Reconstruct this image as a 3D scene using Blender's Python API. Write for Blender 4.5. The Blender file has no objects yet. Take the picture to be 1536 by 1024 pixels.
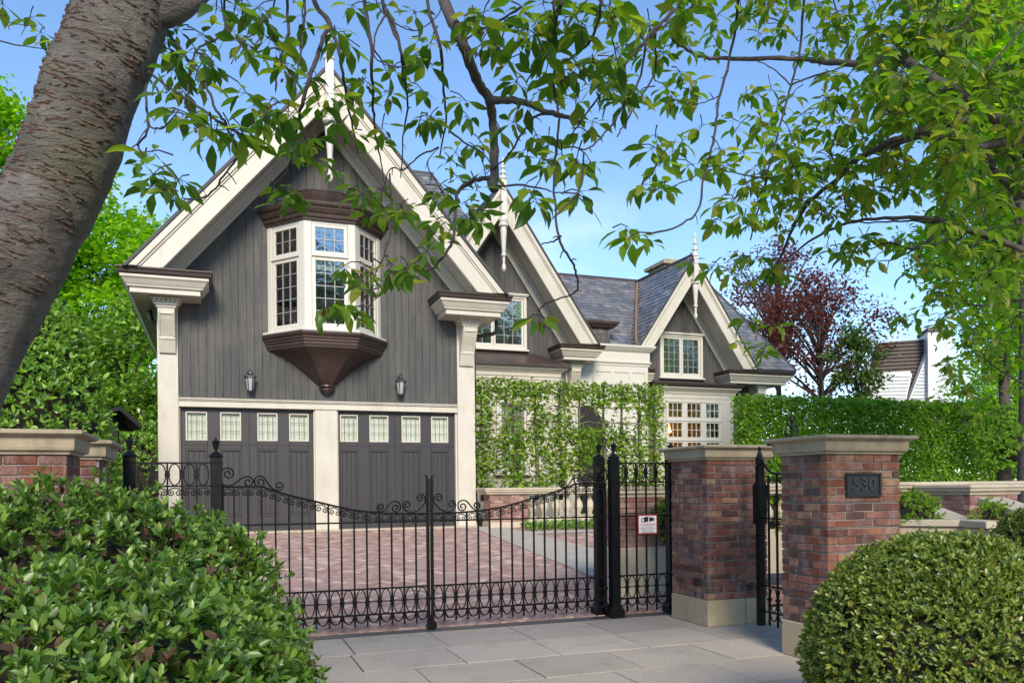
import bpy, math, random
import numpy as np
from mathutils import Vector, Matrix, noise
sc = bpy.context.scene
COL = sc.collection
PI = math.pi
R_ = math.radians
# ------------------------------------------------------------------ camera numbers (solved from the photograph)
F = 1215.0; ROLL = 0.0101; CX, CY, H = 0.716, -17.30, 1.5
_c, _s = math.cos(R_(20)), math.sin(R_(20))
def at(x, y, D):
    """a point D metres deep in front of the camera, seen at photo pixel x, y"""
    u = x-768; w = 731-y
    up = u+ROLL*w; vp = w-ROLL*u
    return Vector((CX+D*(up/F*_c+_s), CY+D*(-up/F*_s+_c), H+D*vp/F))
def drive_z(y): return max(0., min(.667, .667*(y+8.95)/8.95))
# ------------------------------------------------------------------ materials
MATS = {}
class NT:
    def __init__(s, name):
        s.m = bpy.data.materials.new(name); s.m.use_nodes = True
        s.n = s.m.node_tree; s.n.nodes.clear()
        s.out = s.add('ShaderNodeOutputMaterial')
    def add(s, t, **k):
        nd = s.n.nodes.new(t)
        for a, b in k.items(): setattr(nd, a, b)
        return nd
    def link(s, a, b): s.n.links.new(a, b)
    def val(s, sock, v):
        if hasattr(v, 'is_linked') or isinstance(v, bpy.types.NodeSocket): s.link(v, sock)
        else: sock.default_value = v
    def math(s, op, a, b=None, clamp=False):
        nd = s.add('ShaderNodeMath', operation=op, use_clamp=clamp)
        s.val(nd.inputs[0], a)
        if b is not None: s.val(nd.inputs[1], b)
        return nd.outputs[0]
    def mix(s, f, a, b, mode='MIX'):
        nd = s.add('ShaderNodeMix', data_type='RGBA', blend_type=mode)
        s.val(nd.inputs[0], f); s.val(nd.inputs[6], a); s.val(nd.inputs[7], b)
        return nd.outputs[2]
    def coord(s, which='Object', scale=(1, 1, 1), rot=(0, 0, 0)):
        tc = s.add('ShaderNodeTexCoord'); mp = s.add('ShaderNodeMapping')
        s.link(tc.outputs[which], mp.inputs[0]); mp.inputs['Scale'].default_value = scale; mp.inputs['Rotation'].default_value = rot
        return mp.outputs[0]
    def noise(s, vec, scale, detail=4, rough=.55, dist=0):
        nd = s.add('ShaderNodeTexNoise'); s.link(vec, nd.inputs['Vector'])
        nd.inputs['Scale'].default_value = scale; nd.inputs['Detail'].default_value = detail
        nd.inputs['Roughness'].default_value = rough; nd.inputs['Distortion'].default_value = dist
        return nd.outputs['Fac']
    def ramp(s, fac, stops, interp='LINEAR'):
        nd = s.add('ShaderNodeValToRGB'); s.link(fac, nd.inputs[0]); cr = nd.color_ramp; cr.interpolation = interp
        while len(cr.elements) < len(stops): cr.elements.new(.5)
        for e, (p, c) in zip(cr.elements, stops):
            e.position = p; e.color = (*c, 1) if len(c) == 3 else c
        return nd.outputs[0]
    def bump(s, h, strength, dist=.01, normal=None):
        nd = s.add('ShaderNodeBump'); s.link(h, nd.inputs['Height'])
        nd.inputs['Strength'].default_value = strength; nd.inputs['Distance'].default_value = dist
        if normal is not None: s.link(normal, nd.inputs['Normal'])
        return nd.outputs[0]
    def island(s):
        return s.add('ShaderNodeNewGeometry').outputs['Random Per Island']
def c4(c): return (c[0], c[1], c[2], 1)
def surf(name, col, rough=.5, col2=None, nscale=3., nmix=.5, bump=0., bscale=60., isl=0., metal=0., stretch=(1, 1, 1), dirt=None, dirt_scale=1.2, dirt_amt=.5, spec=.5, coat=0., isl_cols=None):
    """painted / stone / metal surface: two tones mixed by noise, own-colour variation per piece, weathering, fine bump"""
    if name in MATS: return MATS[name]
    t = NT(name); v = t.coord('Object', stretch)
    b = t.add('ShaderNodeBsdfPrincipled')
    n1 = t.noise(v, nscale, 6, .6)
    base = c4(col)
    if isl_cols:
        base = t.ramp(t.island(), isl_cols, 'CONSTANT')
    col2 = col2 or tuple(x*.8 for x in col)
    f = t.ramp(n1, [(.35, (0, 0, 0)), (.7, (1, 1, 1))])
    cc = t.mix(t.math('MULTIPLY', f, nmix), base, c4(col2))
    if isl:
        hs = t.add('ShaderNodeHueSaturation')
        r = t.island(); vv = t.math('MULTIPLY_ADD', r, 2*isl); vv.node.inputs[2].default_value = 1-isl
        t.link(vv, hs.inputs['Value']); t.link(cc, hs.inputs['Color']); cc = hs.outputs[0]
    if dirt:
        n2 = t.noise(t.coord('Object', (1, 1, .35)), dirt_scale, 8, .7)
        f2 = t.ramp(n2, [(.5, (0, 0, 0)), (.75, (1, 1, 1))])
        cc = t.mix(t.math('MULTIPLY', f2, dirt_amt), cc, c4(dirt))
    t.link(cc, b.inputs['Base Color'])
    b.inputs['Roughness'].default_value = rough; b.inputs['Metallic'].default_value = metal
    b.inputs['Specular IOR Level'].default_value = spec
    if coat: b.inputs['Coat Weight'].default_value = coat
    if bump: t.link(t.bump(t.noise(v, bscale, 5, .65), bump), b.inputs['Normal'])
    t.link(b.outputs[0], t.out.inputs[0]); MATS[name] = t.m
    return t.m
def leafmat(name, cols, trans=.4, rough=.45, tcol=None, spec=.4):
    t = NT(name); r = t.island()
    stops = [(i/(len(cols)-1), c) for i, c in enumerate(cols)]
    base = t.ramp(r, stops)
    b = t.add('ShaderNodeBsdfPrincipled'); b.inputs['Roughness'].default_value = rough
    b.inputs['Specular IOR Level'].default_value = spec
    t.link(base, b.inputs['Base Color'])
    tr = t.add('ShaderNodeBsdfTranslucent')
    tc = t.mix(1., base, c4(tcol or (1.0, 1.0, .45)), 'MULTIPLY')
    bri = t.add('ShaderNodeHueSaturation'); bri.inputs['Value'].default_value = 2.6; t.link(tc, bri.inputs['Color'])
    t.link(bri.outputs[0], tr.inputs[0])
    mx = t.add('ShaderNodeMixShader'); mx.inputs[0].default_value = trans
    t.link(b.outputs[0], mx.inputs[1]); t.link(tr.outputs[0], mx.inputs[2]); t.link(mx.outputs[0], t.out.inputs[0])
    return t.m
def glass(name, tint=(.02, .025, .03), clear=.5, wav=.02, k=1.):
    """old window glass: mirror-like coat over a mostly see-through pane, slightly wavy"""
    t = NT(name); v = t.coord('Object')
    g = t.add('ShaderNodeBsdfGlossy'); g.inputs['Roughness'].default_value = .02; g.inputs[0].default_value = (1, 1, 1, 1)
    tr = t.add('ShaderNodeBsdfTransparent'); tr.inputs[0].default_value = (.92, .95, .93, 1)
    t.link(t.bump(t.noise(v, 5., 2), wav, .1), g.inputs['Normal'])
    fr = t.add('ShaderNodeFresnel'); fr.inputs[0].default_value = 1.55
    fac = t.math('MULTIPLY_ADD', fr.outputs[0], k); fac.node.inputs[2].default_value = clear
    mx = t.add('ShaderNodeMixShader'); t.link(fac, mx.inputs[0]); t.link(tr.outputs[0], mx.inputs[1]); t.link(g.outputs[0], mx.inputs[2])
    t.link(mx.outputs[0], t.out.inputs[0])
    return t.m
# ------------------------------------------------------------------ mesh collecting
class MB:
    def __init__(s): s.v = []; s.f = []
    def add(s, vs, fs):
        o = len(s.v); s.v += [tuple(p) for p in vs]; s.f += [tuple(i+o for i in q) for q in fs]; return s
    def box(s, x0, x1, y0, y1, z0, z1):
        return s.add([(x0,y0,z0),(x1,y0,z0),(x1,y1,z0),(x0,y1,z0),(x0,y0,z1),(x1,y0,z1),(x1,y1,z1),(x0,y1,z1)],
                     [(0,3,2,1),(4,5,6,7),(0,1,5,4),(1,2,6,5),(2,3,7,6),(3,0,4,7)])
    def prism(s, poly, a, b, axis='y'):
        """poly in the plane across the axis, extruded from a to b.  y: (x,z)  z: (x,y)  x: (y,z)"""
        n = len(poly)
        def P(p, t): return (p[0], t, p[1]) if axis == 'y' else ((p[0], p[1], t) if axis == 'z' else (t, p[0], p[1]))
        vs = [P(p, a) for p in poly]+[P(p, b) for p in poly]
        fs = [tuple(range(n)), tuple(range(2*n-1, n-1, -1))]+[(i, i+n, (i+1) % n+n, (i+1) % n) for i in range(n)]
        return s.add(vs, fs)
    def tube(s, pts, rad, n=8, cap=True):
        pts = [Vector(p) for p in pts]
        if not hasattr(rad, '__len__'): rad = [rad]*len(pts)
        rings = []; up = None
        for i, p in enumerate(pts):
            d = (pts[min(i+1, len(pts)-1)]-pts[max(i-1, 0)]).normalized()
            if up is None:
                up = Vector((0, 0, 1)) if abs(d.z) < .9 else Vector((1, 0, 0))
            a = d.cross(up)
            if a.length < 1e-4: a = d.cross(Vector((0, 1, .1)))
            a.normalize(); b = a.cross(d).normalized(); up = b
            rings.append([p+(a*math.cos(2*PI*k/n)+b*math.sin(2*PI*k/n))*rad[i] for k in range(n)])
        vs = [q for r in rings for q in r]
        fs = [(i*n+k, i*n+(k+1) % n, (i+1)*n+(k+1) % n, (i+1)*n+k) for i in range(len(pts)-1) for k in range(n)]
        if cap: fs += [tuple(range(n-1, -1, -1)), tuple((len(pts)-1)*n+k for k in range(n))]
        return s.add(vs, fs)
    def lathe(s, prof, c=(0, 0, 0), n=16, sq=False, rot=0):
        """prof: (radius, z) list; sq -> square section"""
        if sq: n = 4; rot = PI/4; k_ = math.sqrt(2)
        else: k_ = 1
        vs = [(c[0]+r*k_*math.cos(2*PI*k/n+rot), c[1]+r*k_*math.sin(2*PI*k/n+rot), c[2]+z) for r, z in prof for k in range(n)]
        m = len(prof)
        fs = [(i*n+k, i*n+(k+1) % n, (i+1)*n+(k+1) % n, (i+1)*n+k) for i in range(m-1) for k in range(n)]
        fs += [tuple(range(n-1, -1, -1)), tuple((m-1)*n+k for k in range(n))]
        return s.add(vs, fs)
    def sweep(s, prof, path, closed=False):
        """moulding: prof = closed list of (out, z); path = plan points (x,y), outward is to the RIGHT of travel; mitred corners"""
        n = len(path); m = len(prof); rows = []
        for i, p in enumerate(path):
            p = Vector(p)
            if closed or 0 < i < n-1:
                a = (p-Vector(path[i-1])).normalized(); b = (Vector(path[(i+1) % n])-p).normalized()
            elif i == 0: a = b = (Vector(path[1])-p).normalized()
            else: a = b = (p-Vector(path[i-1])).normalized()
            na = Vector((a.y, -a.x)); nb = Vector((b.y, -b.x)); mt = na+nb; mt = mt/(max(.2, mt.dot(na)))
            rows.append([(p.x+mt.x*o, p.y+mt.y*o, z) for o, z in prof])
        vs = [q for r in rows for q in r]
        fs = [(i % n*m+k, i % n*m+(k+1) % m, (i+1) % n*m+(k+1) % m, (i+1) % n*m+k) for i in range(n if closed else n-1) for k in range(m)]
        if not closed: fs += [tuple(range(m-1, -1, -1)), tuple((n-1)*m+k for k in range(m))]
        return s.add(vs, fs)
    def build(s, name, m, parent=None, smooth=False, local=False, bevel=0):
        me = bpy.data.meshes.new(name); me.from_pydata(s.v, [], s.f)
        me.materials.append(m)
        if smooth: me.polygons.foreach_set('use_smooth', [True]*len(me.polygons))
        o = bpy.data.objects.new(name, me); COL.objects.link(o)
        if parent is not None:
            o.parent = parent
            if not local:
                base = Vector((0, 0, 0)); q = parent
                while q is not None: base += q.location; q = q.parent
                o.location = -base
        fixn(me)
        if bevel:
            b = o.modifiers.new('bevel', 'BEVEL'); b.width = bevel; b.segments = 1; b.limit_method = 'ANGLE'; b.angle_limit = R_(40)
        return o
def fixn(me):
    import bmesh
    if len(me.polygons) > 60000: return
    bm = bmesh.new(); bm.from_mesh(me); bmesh.ops.recalc_face_normals(bm, faces=bm.faces); bm.to_mesh(me); bm.free()
def thing(name, label, cat, loc=(0, 0, 0), group=None):
    o = bpy.data.objects.new(name, None); COL.objects.link(o); o.location = loc
    o.empty_display_size = .2
    return tag(o, label, cat, group)
def tag(o, label, cat, group=None):
    o['label'] = label; o['category'] = cat
    if group: o['group'] = group
    return o
def stru(o, kind='structure'):
    o['kind'] = kind; return o
def empty_part(name, parent, loc):
    o = bpy.data.objects.new(name, None); COL.objects.link(o); o.parent = parent; o.location = loc; return o
def dup(o, loc, label=None, parent=None):
    def rec(q, par):
        c = q.copy(); COL.objects.link(c); c.parent = par
        for ch in list(q.children): rec(ch, c)
        return c
    r = rec(o, parent); r.location = loc
    if label: r['label'] = label
    return r

def poly_clip(poly, clip):
    """Sutherland-Hodgman, clip convex ccw"""
    out = poly
    for i in range(len(clip)):
        a = clip[i]; b = clip[(i+1) % len(clip)]; inp = out; out = []
        if not inp: return []
        def side(p): return (b[0]-a[0])*(p[1]-a[1])-(b[1]-a[1])*(p[0]-a[0])
        for k in range(len(inp)):
            p = inp[k-1]; q = inp[k]; sp, sq = side(p), side(q)
            if (sp >= 0) != (sq >= 0):
                t = sp/(sp-sq); out.append((p[0]+(q[0]-p[0])*t, p[1]+(q[1]-p[1])*t))
            if sq >= 0: out.append(q)
    return out
# ------------------------------------------------------------------ leaves (numpy)
LEAF = {
 'cherry': ([(0,0,0),(.18,.14,.03),(.18,-.14,.03),(.45,.27,.05),(.45,0,-.01),(.45,-.27,.05),(.74,.19,.0),(.74,0,-.05),(.74,-.19,.0),(1.02,0,-.17)],
            [(0,4,1),(0,2,4),(1,4,3),(2,5,4),(3,4,7,6),(4,5,8,7),(6,7,9),(7,8,9)]),
 'oval': ([(0,0,0),(.35,.23,.06),(.35,0,0),(.35,-.23,.06),(.75,.2,.04),(.75,0,-.02),(.75,-.2,.04),(1,0,-.06)],
          [(0,2,1),(0,3,2),(1,2,5,4),(2,3,6,5),(4,5,7),(5,6,7)]),
 'small': ([(0,0,0),(.5,.27,.05),(.5,-.27,.05),(1,0,-.05)], [(0,2,1),(1,2,3)]),
}
def leaves(name, m, P, D, N, S, shape, parent=None, width=1., curl=.6):
    tv, tf = LEAF[shape]; tv = np.array(tv, float); n = len(P)
    P = np.asarray(P, float); D = np.asarray(D, float); N = np.asarray(N, float); S = np.asarray(S, float)
    D = D/np.maximum(np.linalg.norm(D, axis=1, keepdims=True), 1e-6)
    B = np.cross(N, D); B = B/np.maximum(np.linalg.norm(B, axis=1, keepdims=True), 1e-6)
    N = np.cross(D, B)
    V = P[:, None, :]+S[:, None, None]*(tv[None, :, 0:1]*D[:, None, :]+width*tv[None, :, 1:2]*B[:, None, :]+tv[None, :, 2:3]*N[:, None, :]*(1+curl*rng.normal(size=n))[:, None, None])
    k = len(tv); V = V.reshape(-1, 3)
    lens = np.array([len(f) for f in tf]); flat = np.concatenate([np.array(f) for f in tf])
    loops = (flat[None, :]+(np.arange(n)*k)[:, None]).ravel()
    tot = np.tile(lens, n); start = np.concatenate([[0], np.cumsum(tot)[:-1]])
    me = bpy.data.meshes.new(name)
    me.vertices.add(len(V)); me.vertices.foreach_set('co', V.ravel())
    me.loops.add(len(loops)); me.loops.foreach_set('vertex_index', loops.astype(np.int32))
    me.polygons.add(len(tot)); me.polygons.foreach_set('loop_start', start.astype(np.int32)); me.polygons.foreach_set('loop_total', tot.astype(np.int32))
    me.polygons.foreach_set('use_smooth', np.ones(len(tot), bool))
    me.update(calc_edges=True); me.materials.append(m)
    o = bpy.data.objects.new(name, me); COL.objects.link(o)
    if parent is not None:
        o.parent = parent; b0 = Vector((0, 0, 0)); q = parent
        while q is not None: b0 += q.location; q = q.parent
        o.location = -b0
    return o
rng = np.random.default_rng(7)
def rnd_dirs(n):
    d = rng.normal(size=(n, 3)); return d/np.linalg.norm(d, axis=1, keepdims=True)
def catmull(pts, k=6):
    pts = [Vector(p) for p in pts]; q = [pts[0]*2-pts[1]]+pts+[pts[-1]*2-pts[-2]]; out = []
    for i in range(1, len(q)-2):
        for j in range(k):
            t = j/k; a, b, c, d = q[i-1], q[i], q[i+1], q[i+2]
            out.append(.5*((2*b)+(c-a)*t+(2*a-5*b+4*c-d)*t*t+(3*b-a-3*c+d)*t**3))
    out.append(pts[-1]); return out
# ------------------------------------------------------------------ the palette
M = {}
M['cream'] = surf('cream_paint', (.60, .55, .455), .45, (.51, .46, .37), 2., .5, .08, 90, dirt=(.38, .31, .21), dirt_scale=3.0, dirt_amt=.5)
M['white'] = surf('white_paint', (.64, .60, .52), .4, (.56, .52, .44), 2., .4, .05, 90)
M['siding'] = surf('grey_stained_boards', (.078, .075, .068), .62, (.040, .039, .037), 3.2, .9, .4, 26, isl=.14, stretch=(6, 6, .5), dirt=(.14, .125, .105), dirt_scale=1.6, dirt_amt=.7)
M['door'] = surf('charcoal_door_paint', (.040, .035, .036), .45, (.030, .027, .028), 3., .5, .1, 30, stretch=(6, 6, .6))
M['copper'] = surf('weathered_copper', (.085, .052, .042), .42, (.055, .04, .036), 3., .8, .1, 40, metal=.35, dirt=(.16, .12, .105), dirt_scale=2.5, dirt_amt=.4)
M['bronze'] = surf('dark_bronze_gutter', (.075, .052, .043), .4, (.05, .038, .034), 4., .6, .04, 60, metal=.3)
M['slate'] = surf('slate_tiles', (.16, .17, .20), .38, (.12, .12, .13), 6., .6, .35, 22, isl=.25, dirt=(.25, .19, .13), dirt_scale=.7, dirt_amt=.55,
                  isl_cols=[(0, (.15, .16, .18)), (.3, (.19, .20, .215)), (.5, (.125, .13, .145)), (.7, (.17, .172, .18)), (.86, (.21, .19, .165)), (.95, (.23, .22, .21))])
M['roof_edge'] = surf('dark_roof_edge', (.045, .045, .05), .6)
M['iron'] = surf('black_iron', (.0045, .0045, .005), .45, (.008, .0075, .0075), 8., .5, .12, 120, spec=.22)
M['mortar'] = surf('mortar', (.33, .28, .24), .9, (.20, .165, .145), 9., .8, .5, 120)
def brickm(name, cols, dirt=(.40, .33, .31), amt=.6):
    return surf(name, cols[0], .82, tuple(x*.55 for x in cols[0]), 15., .8, 1., 60, isl=.2, dirt=dirt, dirt_scale=9., dirt_amt=amt,
                isl_cols=[(i/len(cols), c) for i, c in enumerate(cols)], spec=.25)
M['brick'] = brickm('old_red_brick', [(.23, .082, .054), (.15, .062, .048), (.27, .10, .062), (.10, .06, .052), (.15, .08, .068), (.22, .105, .08), (.31, .15, .09), (.085, .062, .058), (.20, .072, .048), (.27, .14, .105), (.18, .11, .095), (.33, .20, .12), (.23, .085, .056)])
M['brick_pale'] = brickm('pale_red_brick', [(.36, .17, .13), (.31, .13, .10), (.40, .21, .16), (.26, .14, .12), (.35, .19, .16), (.42, .25, .20)], (.45, .38, .33), .4)
M['paver'] = surf('clay_pavers', (.5, .30, .27), .8, (.34, .23, .21), 12., .6, .5, 60, isl=.2, dirt=(.56, .47, .44), dirt_scale=1.5, dirt_amt=.5, spec=.35,
                  isl_cols=[(0, (.47, .28, .215)), (.2, (.54, .34, .26)), (.4, (.37, .225, .18)), (.6, (.49, .30, .235)), (.75, (.38, .27, .235)), (.9, (.60, .42, .33))])
M['joint'] = surf('sandy_joint', (.085, .065, .055), .95, (.06, .05, .04), 10., .6, .5, 80)
M['sandstone'] = surf('sandstone_cap', (.40, .32, .215), .8, (.27, .21, .135), 5., .7, .4, 60, dirt=(.12, .10, .07), dirt_scale=5., dirt_amt=.9, stretch=(1, 1, 1))
M['sandstone_lt'] = surf('pale_sandstone', (.56, .47, .34), .8, (.46, .38, .27), 5., .6, .3, 60, dirt=(.26, .22, .16), dirt_scale=3., dirt_amt=.4)
M['plinth'] = surf('plinth_stone', (.46, .37, .235), .8, (.36, .28, .17), 4., .6, .4, 70, dirt=(.21, .165, .10), dirt_scale=3., dirt_amt=.6)
M['slab'] = surf('concrete_slabs', (.56, .475, .375), .85, (.36, .305, .245), 42., .75, .8, 110, isl=.14, dirt=(.23, .20, .165), dirt_scale=2.0, dirt_amt=.5)
M['strip'] = surf('pale_concrete_strip', (.47, .42, .35), .85, (.37, .33, .28), 3., .6, .3, 90)
M['sand'] = surf('soil', (.05, .038, .026), 1., (.03, .024, .018), 5., .7, .8, 20)
M['curtain'] = surf('linen_curtain', (.80, .76, .68), .9, (.55, .51, .45), 9., .6, stretch=(5, 5, .05))  # darker upright streaks paint pleat shading into the cloth
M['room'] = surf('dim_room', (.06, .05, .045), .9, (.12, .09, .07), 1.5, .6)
M['lead'] = surf('leaded_bars', (.40, .40, .38), .45, metal=.2)
M['lead_dk'] = surf('dark_lead', (.10, .10, .10), .5, metal=.2)
M['glass'] = glass('window_glass', clear=.22, wav=.05)
M['glass_d'] = glass('door_glass', clear=.0, wav=.02, k=.18)
M['lampglass'] = surf('lantern_glass', (.42, .44, .44), .15, (.30, .31, .31), 20., .6, spec=.8)
M['pewter'] = surf('aged_lantern_metal', (.05, .052, .055), .35, (.09, .09, .09), 20., .6, metal=.4)
M['black'] = surf('black_plate', (.02, .021, .024), .4, (.03, .03, .032), 12., .5, .2, 60)
M['sign_w'] = surf('sign_white', (.78, .74, .74), .4, nmix=.1)
M['sign_r'] = surf('sign_red', (.42, .03, .04), .4, nmix=.1)
M['sign_b'] = surf('sign_black', (.02, .02, .03), .4, nmix=.1)
M['bark'] = None
M['twig'] = surf('dark_twig_bark', (.040, .030, .026), .8, (.075, .06, .052), 30., .7, .5, 120)
M['limb'] = surf('grey_limb_bark', (.10, .078, .066), .8, (.05, .038, .033), 18., .8, .9, 60)
M['hedge_stem'] = surf('hedge_stem_bark', (.16, .14, .10), .85, (.09, .08, .055), 18., .7, .5, 60)
M['siding_w'] = surf('white_clapboard', (.74, .74, .72), .5, (.66, .66, .65), 1.5, .5)
M['shingle_br'] = surf('brown_shingles', (.15, .115, .095), .85, (.10, .08, .07), 6., .7, .5, 40, isl=.2)
M['shingle_gr'] = surf('grey_wall_shingles', (.12, .11, .095), .85, (.08, .075, .065), 6., .7, .4, 40, isl=.25)
M['shade'] = surf('dark_timber', (.018, .017, .016), .8)
L = {}
L['cherry'] = leafmat('cherry_leaf', [(.035, .085, .012), (.065, .135, .017), (.10, .18, .020), (.045, .105, .014), (.14, .22, .024), (.20, .21, .03)], .52, .38, (1., 1., .30))
L['cherry_y'] = leafmat('cherry_leaf_bright', [(.055, .125, .014), (.09, .18, .018), (.13, .23, .022), (.075, .155, .016), (.18, .26, .03), (.22, .21, .04)], .52, .4, (1., 1., .3))
L['dried'] = leafmat('dried_blossom', [(.08, .03, .02), (.12, .05, .03), (.06, .03, .03)], .2)
L['shrub'] = leafmat('laurel_leaf', [(.035, .085, .012), (.07, .15, .018), (.11, .21, .025), (.05, .11, .015), (.17, .29, .04), (.25, .36, .06), (.09, .17, .03), (.14, .25, .03), (.03, .07, .012), (.21, .25, .06)], .28, .38, (1., 1., .4), .6)
L['shrub_dead'] = leafmat('brown_leaf', [(.05, .03, .02), (.10, .05, .03), (.14, .07, .04)], .2, .7)
L['box'] = leafmat('clipped_shrub_leaf', [(.03, .065, .012), (.10, .16, .02), (.18, .24, .03), (.05, .10, .014), (.27, .32, .045), (.32, .32, .07), (.12, .18, .025)], .25, .35, (1., 1., .4), .6)
L['hedge'] = leafmat('hornbeam_leaf', [(.03, .08, .012), (.07, .15, .014), (.12, .23, .018), (.18, .31, .022), (.25, .37, .03), (.30, .34, .05), (.06, .12, .015)], .45, .5)
L['hedge_lit'] = leafmat('hedge_leaf_lit', [(.08, .17, .016), (.13, .26, .02), (.19, .34, .03), (.26, .40, .04), (.06, .13, .015)], .45, .5)  # brighter copy of the hedge leaf, front light put into the colour
L['ivy'] = leafmat('ivy_leaf', [(.06, .14, .018), (.12, .25, .028), (.20, .36, .035), (.28, .44, .06), (.08, .18, .025)], .25, .35, (1., 1., .5), .6)
L['lime'] = leafmat('bright_tree_leaf', [(.09, .22, .010), (.16, .34, .012), (.24, .42, .02), (.32, .46, .03), (.12, .26, .015)], .5, .5, (1., 1., .3))
L['plum'] = leafmat('purple_leaf', [(.06, .025, .022), (.10, .035, .03), (.15, .05, .04), (.19, .095, .06), (.08, .03, .03)], .4, .5, (1., .5, .4))
L['conifer'] = leafmat('conifer_spray', [(.03, .07, .015), (.06, .12, .02), (.13, .19, .03)], .2, .6)
L['back'] = leafmat('street_tree_leaf', [(.03, .075, .015), (.05, .11, .02), (.07, .14, .025)], .35, .5)
L['cover'] = leafmat('ground_cover_leaf', [(.05, .14, .015), (.09, .22, .02), (.15, .30, .03)], .3, .5)
L['flower'] = leafmat('white_flower', [(.7, .7, .66), (.8, .8, .78)], .3, .6)
# ------------------------------------------------------------------ the house: one building, many parts
HOUSE = thing('house', 'large grey gabled house with cream trim, two carriage garage doors and slate roofs', 'house', (2.9, 3.0, .6))
def boards(name, gx, gz, slope, x0, x1, z0, y, parent, w=.152):
    """vertical boards cut off along the gable lines; each board a thin box with a dark groove beside it"""
    mb = MB(); x = x0
    top = lambda q: gz-slope*abs(q-gx)
    while x < x1-.01:
        e = min(x+w-.007, x1); g = .007
        pts = [(x, z0), (e, z0), (e, max(z0+.01, top(e)))]
        if x < gx < e: pts.append((gx, gz))
        pts.append((x, max(z0+.01, top(x))))
        if max(top(x), top(e)) > z0+.02: mb.prism(pts, y-.022-.003*random.random(), y)
        x += w
    return mb.build(name, M['siding'], parent)
def gable(name, xc, yf, yw, zo, zl, zi, zr, slope, zbase, xl, xr, yback, parent, siding_z0, roof=True, stone=None, zbl=None):
    """yf front plane of the bargeboards, yw wall plane; zo/zl apex heights of the board's upper/lower edge, zi lower edge of the wall frieze, zr roof"""
    zbl = zbl or zbase
    def X(z, za, sgn): return xc+sgn*(za-z)/slope
    for sgn in (-1, 1):
        zb = zbl if sgn < 0 else zbase
        mb = MB()
        mb.prism([(xc, zo), (X(zb, zo, sgn), zb), (X(zb, zl, sgn), zb), (xc, zl)], yf, yf+.06)
        # crown strip along the top and bead along the bottom
        mb.prism([(xc, zo+.10), (X(zb, zo+.10, sgn), zb), (X(zb, zo-.07, sgn), zb), (xc, zo-.07)], yf-.06, yf-.001)
        mb.prism([(xc, zo-.07), (X(zb, zo-.07, sgn), zb), (X(zb, zo-.13, sgn), zb), (xc, zo-.13)], yf-.028, yf-.0015)
        mb.prism([(xc, zl+.07), (X(zb, zl+.07, sgn), zb), (X(zb, zl+.012, sgn), zb), (xc, zl+.012)], yf-.02, yf-.001)
        mb.build('bargeboard', M['cream'], parent, bevel=.006)
        # sloping soffit from the board back to the wall
        mb = MB(); zs = zl+.20
        mb.prism([(xc, zs+.03), (X(zb, zs+.03, sgn), zb), (X(zb, zs, sgn), zb), (xc, zs)], yf+.062, yw-.001)
        mb.build('soffit', M['cream'], parent)
        mb = MB(); zt = zl+.19
        mb.prism([(xc, zt), (X(zb, zt, sgn), zb), (X(zb, zi, sgn), zb), (xc, zi)], yw-.075, yw-.03)
        mb.prism([(xc, zt), (X(zb, zt, sgn), zb), (X(zb, zt-.14, sgn), zb), (xc, zt-.14)], yw-.12, yw-.077)
        mb.prism([(xc, zi+.05), (X(zb, zi+.05, sgn), zb), (X(zb, zi, sgn), zb), (xc, zi)], yw-.095, yw-.0765)
        mb.build('frieze_board', M['cream'], parent, bevel=.006)
        if roof:
            zq = zb-.02
            mb = MB(); mb.prism([(xc, zr+.0), (X(zq, zr, sgn), zq), (X(zq, zo+.11, sgn), zq), (xc, zo+.11)], yf-.09, yback)
            mb.build('roof', M['roof_edge'], parent)
    wall = MB(); wb = siding_z0
    wall.prism([(xl, wb), (xr, wb), (xr, min(zi, zi-slope*abs(xr-xc))), (xc, zi), (xl, min(zi, zi-slope*abs(xl-xc)))], yw, yw+.2)
    wall.build('wall', M['shade'], parent)
    boards('siding', xc, zi+.05, slope, xl, xr, siding_z0, yw-.002, parent)
def finial(xc, y, zt, zb, parent, ztop_sq, zcol):
    """turned bargeboard finial: spire and rings, square post, collar, tapered drop and bulb"""
    mb = MB(); h = ztop_sq
    T = zt-h
    mb.lathe([(.015, zt-h), (.02, T*.86), (.045, T*.8), (.03, T*.74), (.04, T*.6), (.075, T*.52), (.04, T*.46), (.045, T*.4), (.09, T*.34), (.095, T*.27), (.06, T*.22), (.07, T*.16), (.105, T*.10), (.11, T*.04), (.08, 0)], (xc, y, h), 20)
    mb.box(xc-.08, xc+.08, y-.08, y+.08, zcol, h-.002)
    d = zcol-zb
    mb.lathe([(.03, 0), (.065, -d*.0), (.12, -.01), (.13, -d*.05), (.10, -d*.09), (.135, -d*.11), (.135, -d*.15), (.085, -d*.18), (.095, -d*.24), (.05, -d*.66), (.075, -d*.68), (.075, -d*.71), (.04, -d*.74), (.035, -d*.86), (.055, -d*.90), (.06, -d*.96), (.03, -d)], (xc, y, zcol), 20)
    mb.build('finial', M['white'], parent, smooth=False)
GUT = [(0, 0), (.03, .0), (.075, .03), (.095, .06), (.095, .10), (.0, .10)]
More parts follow.
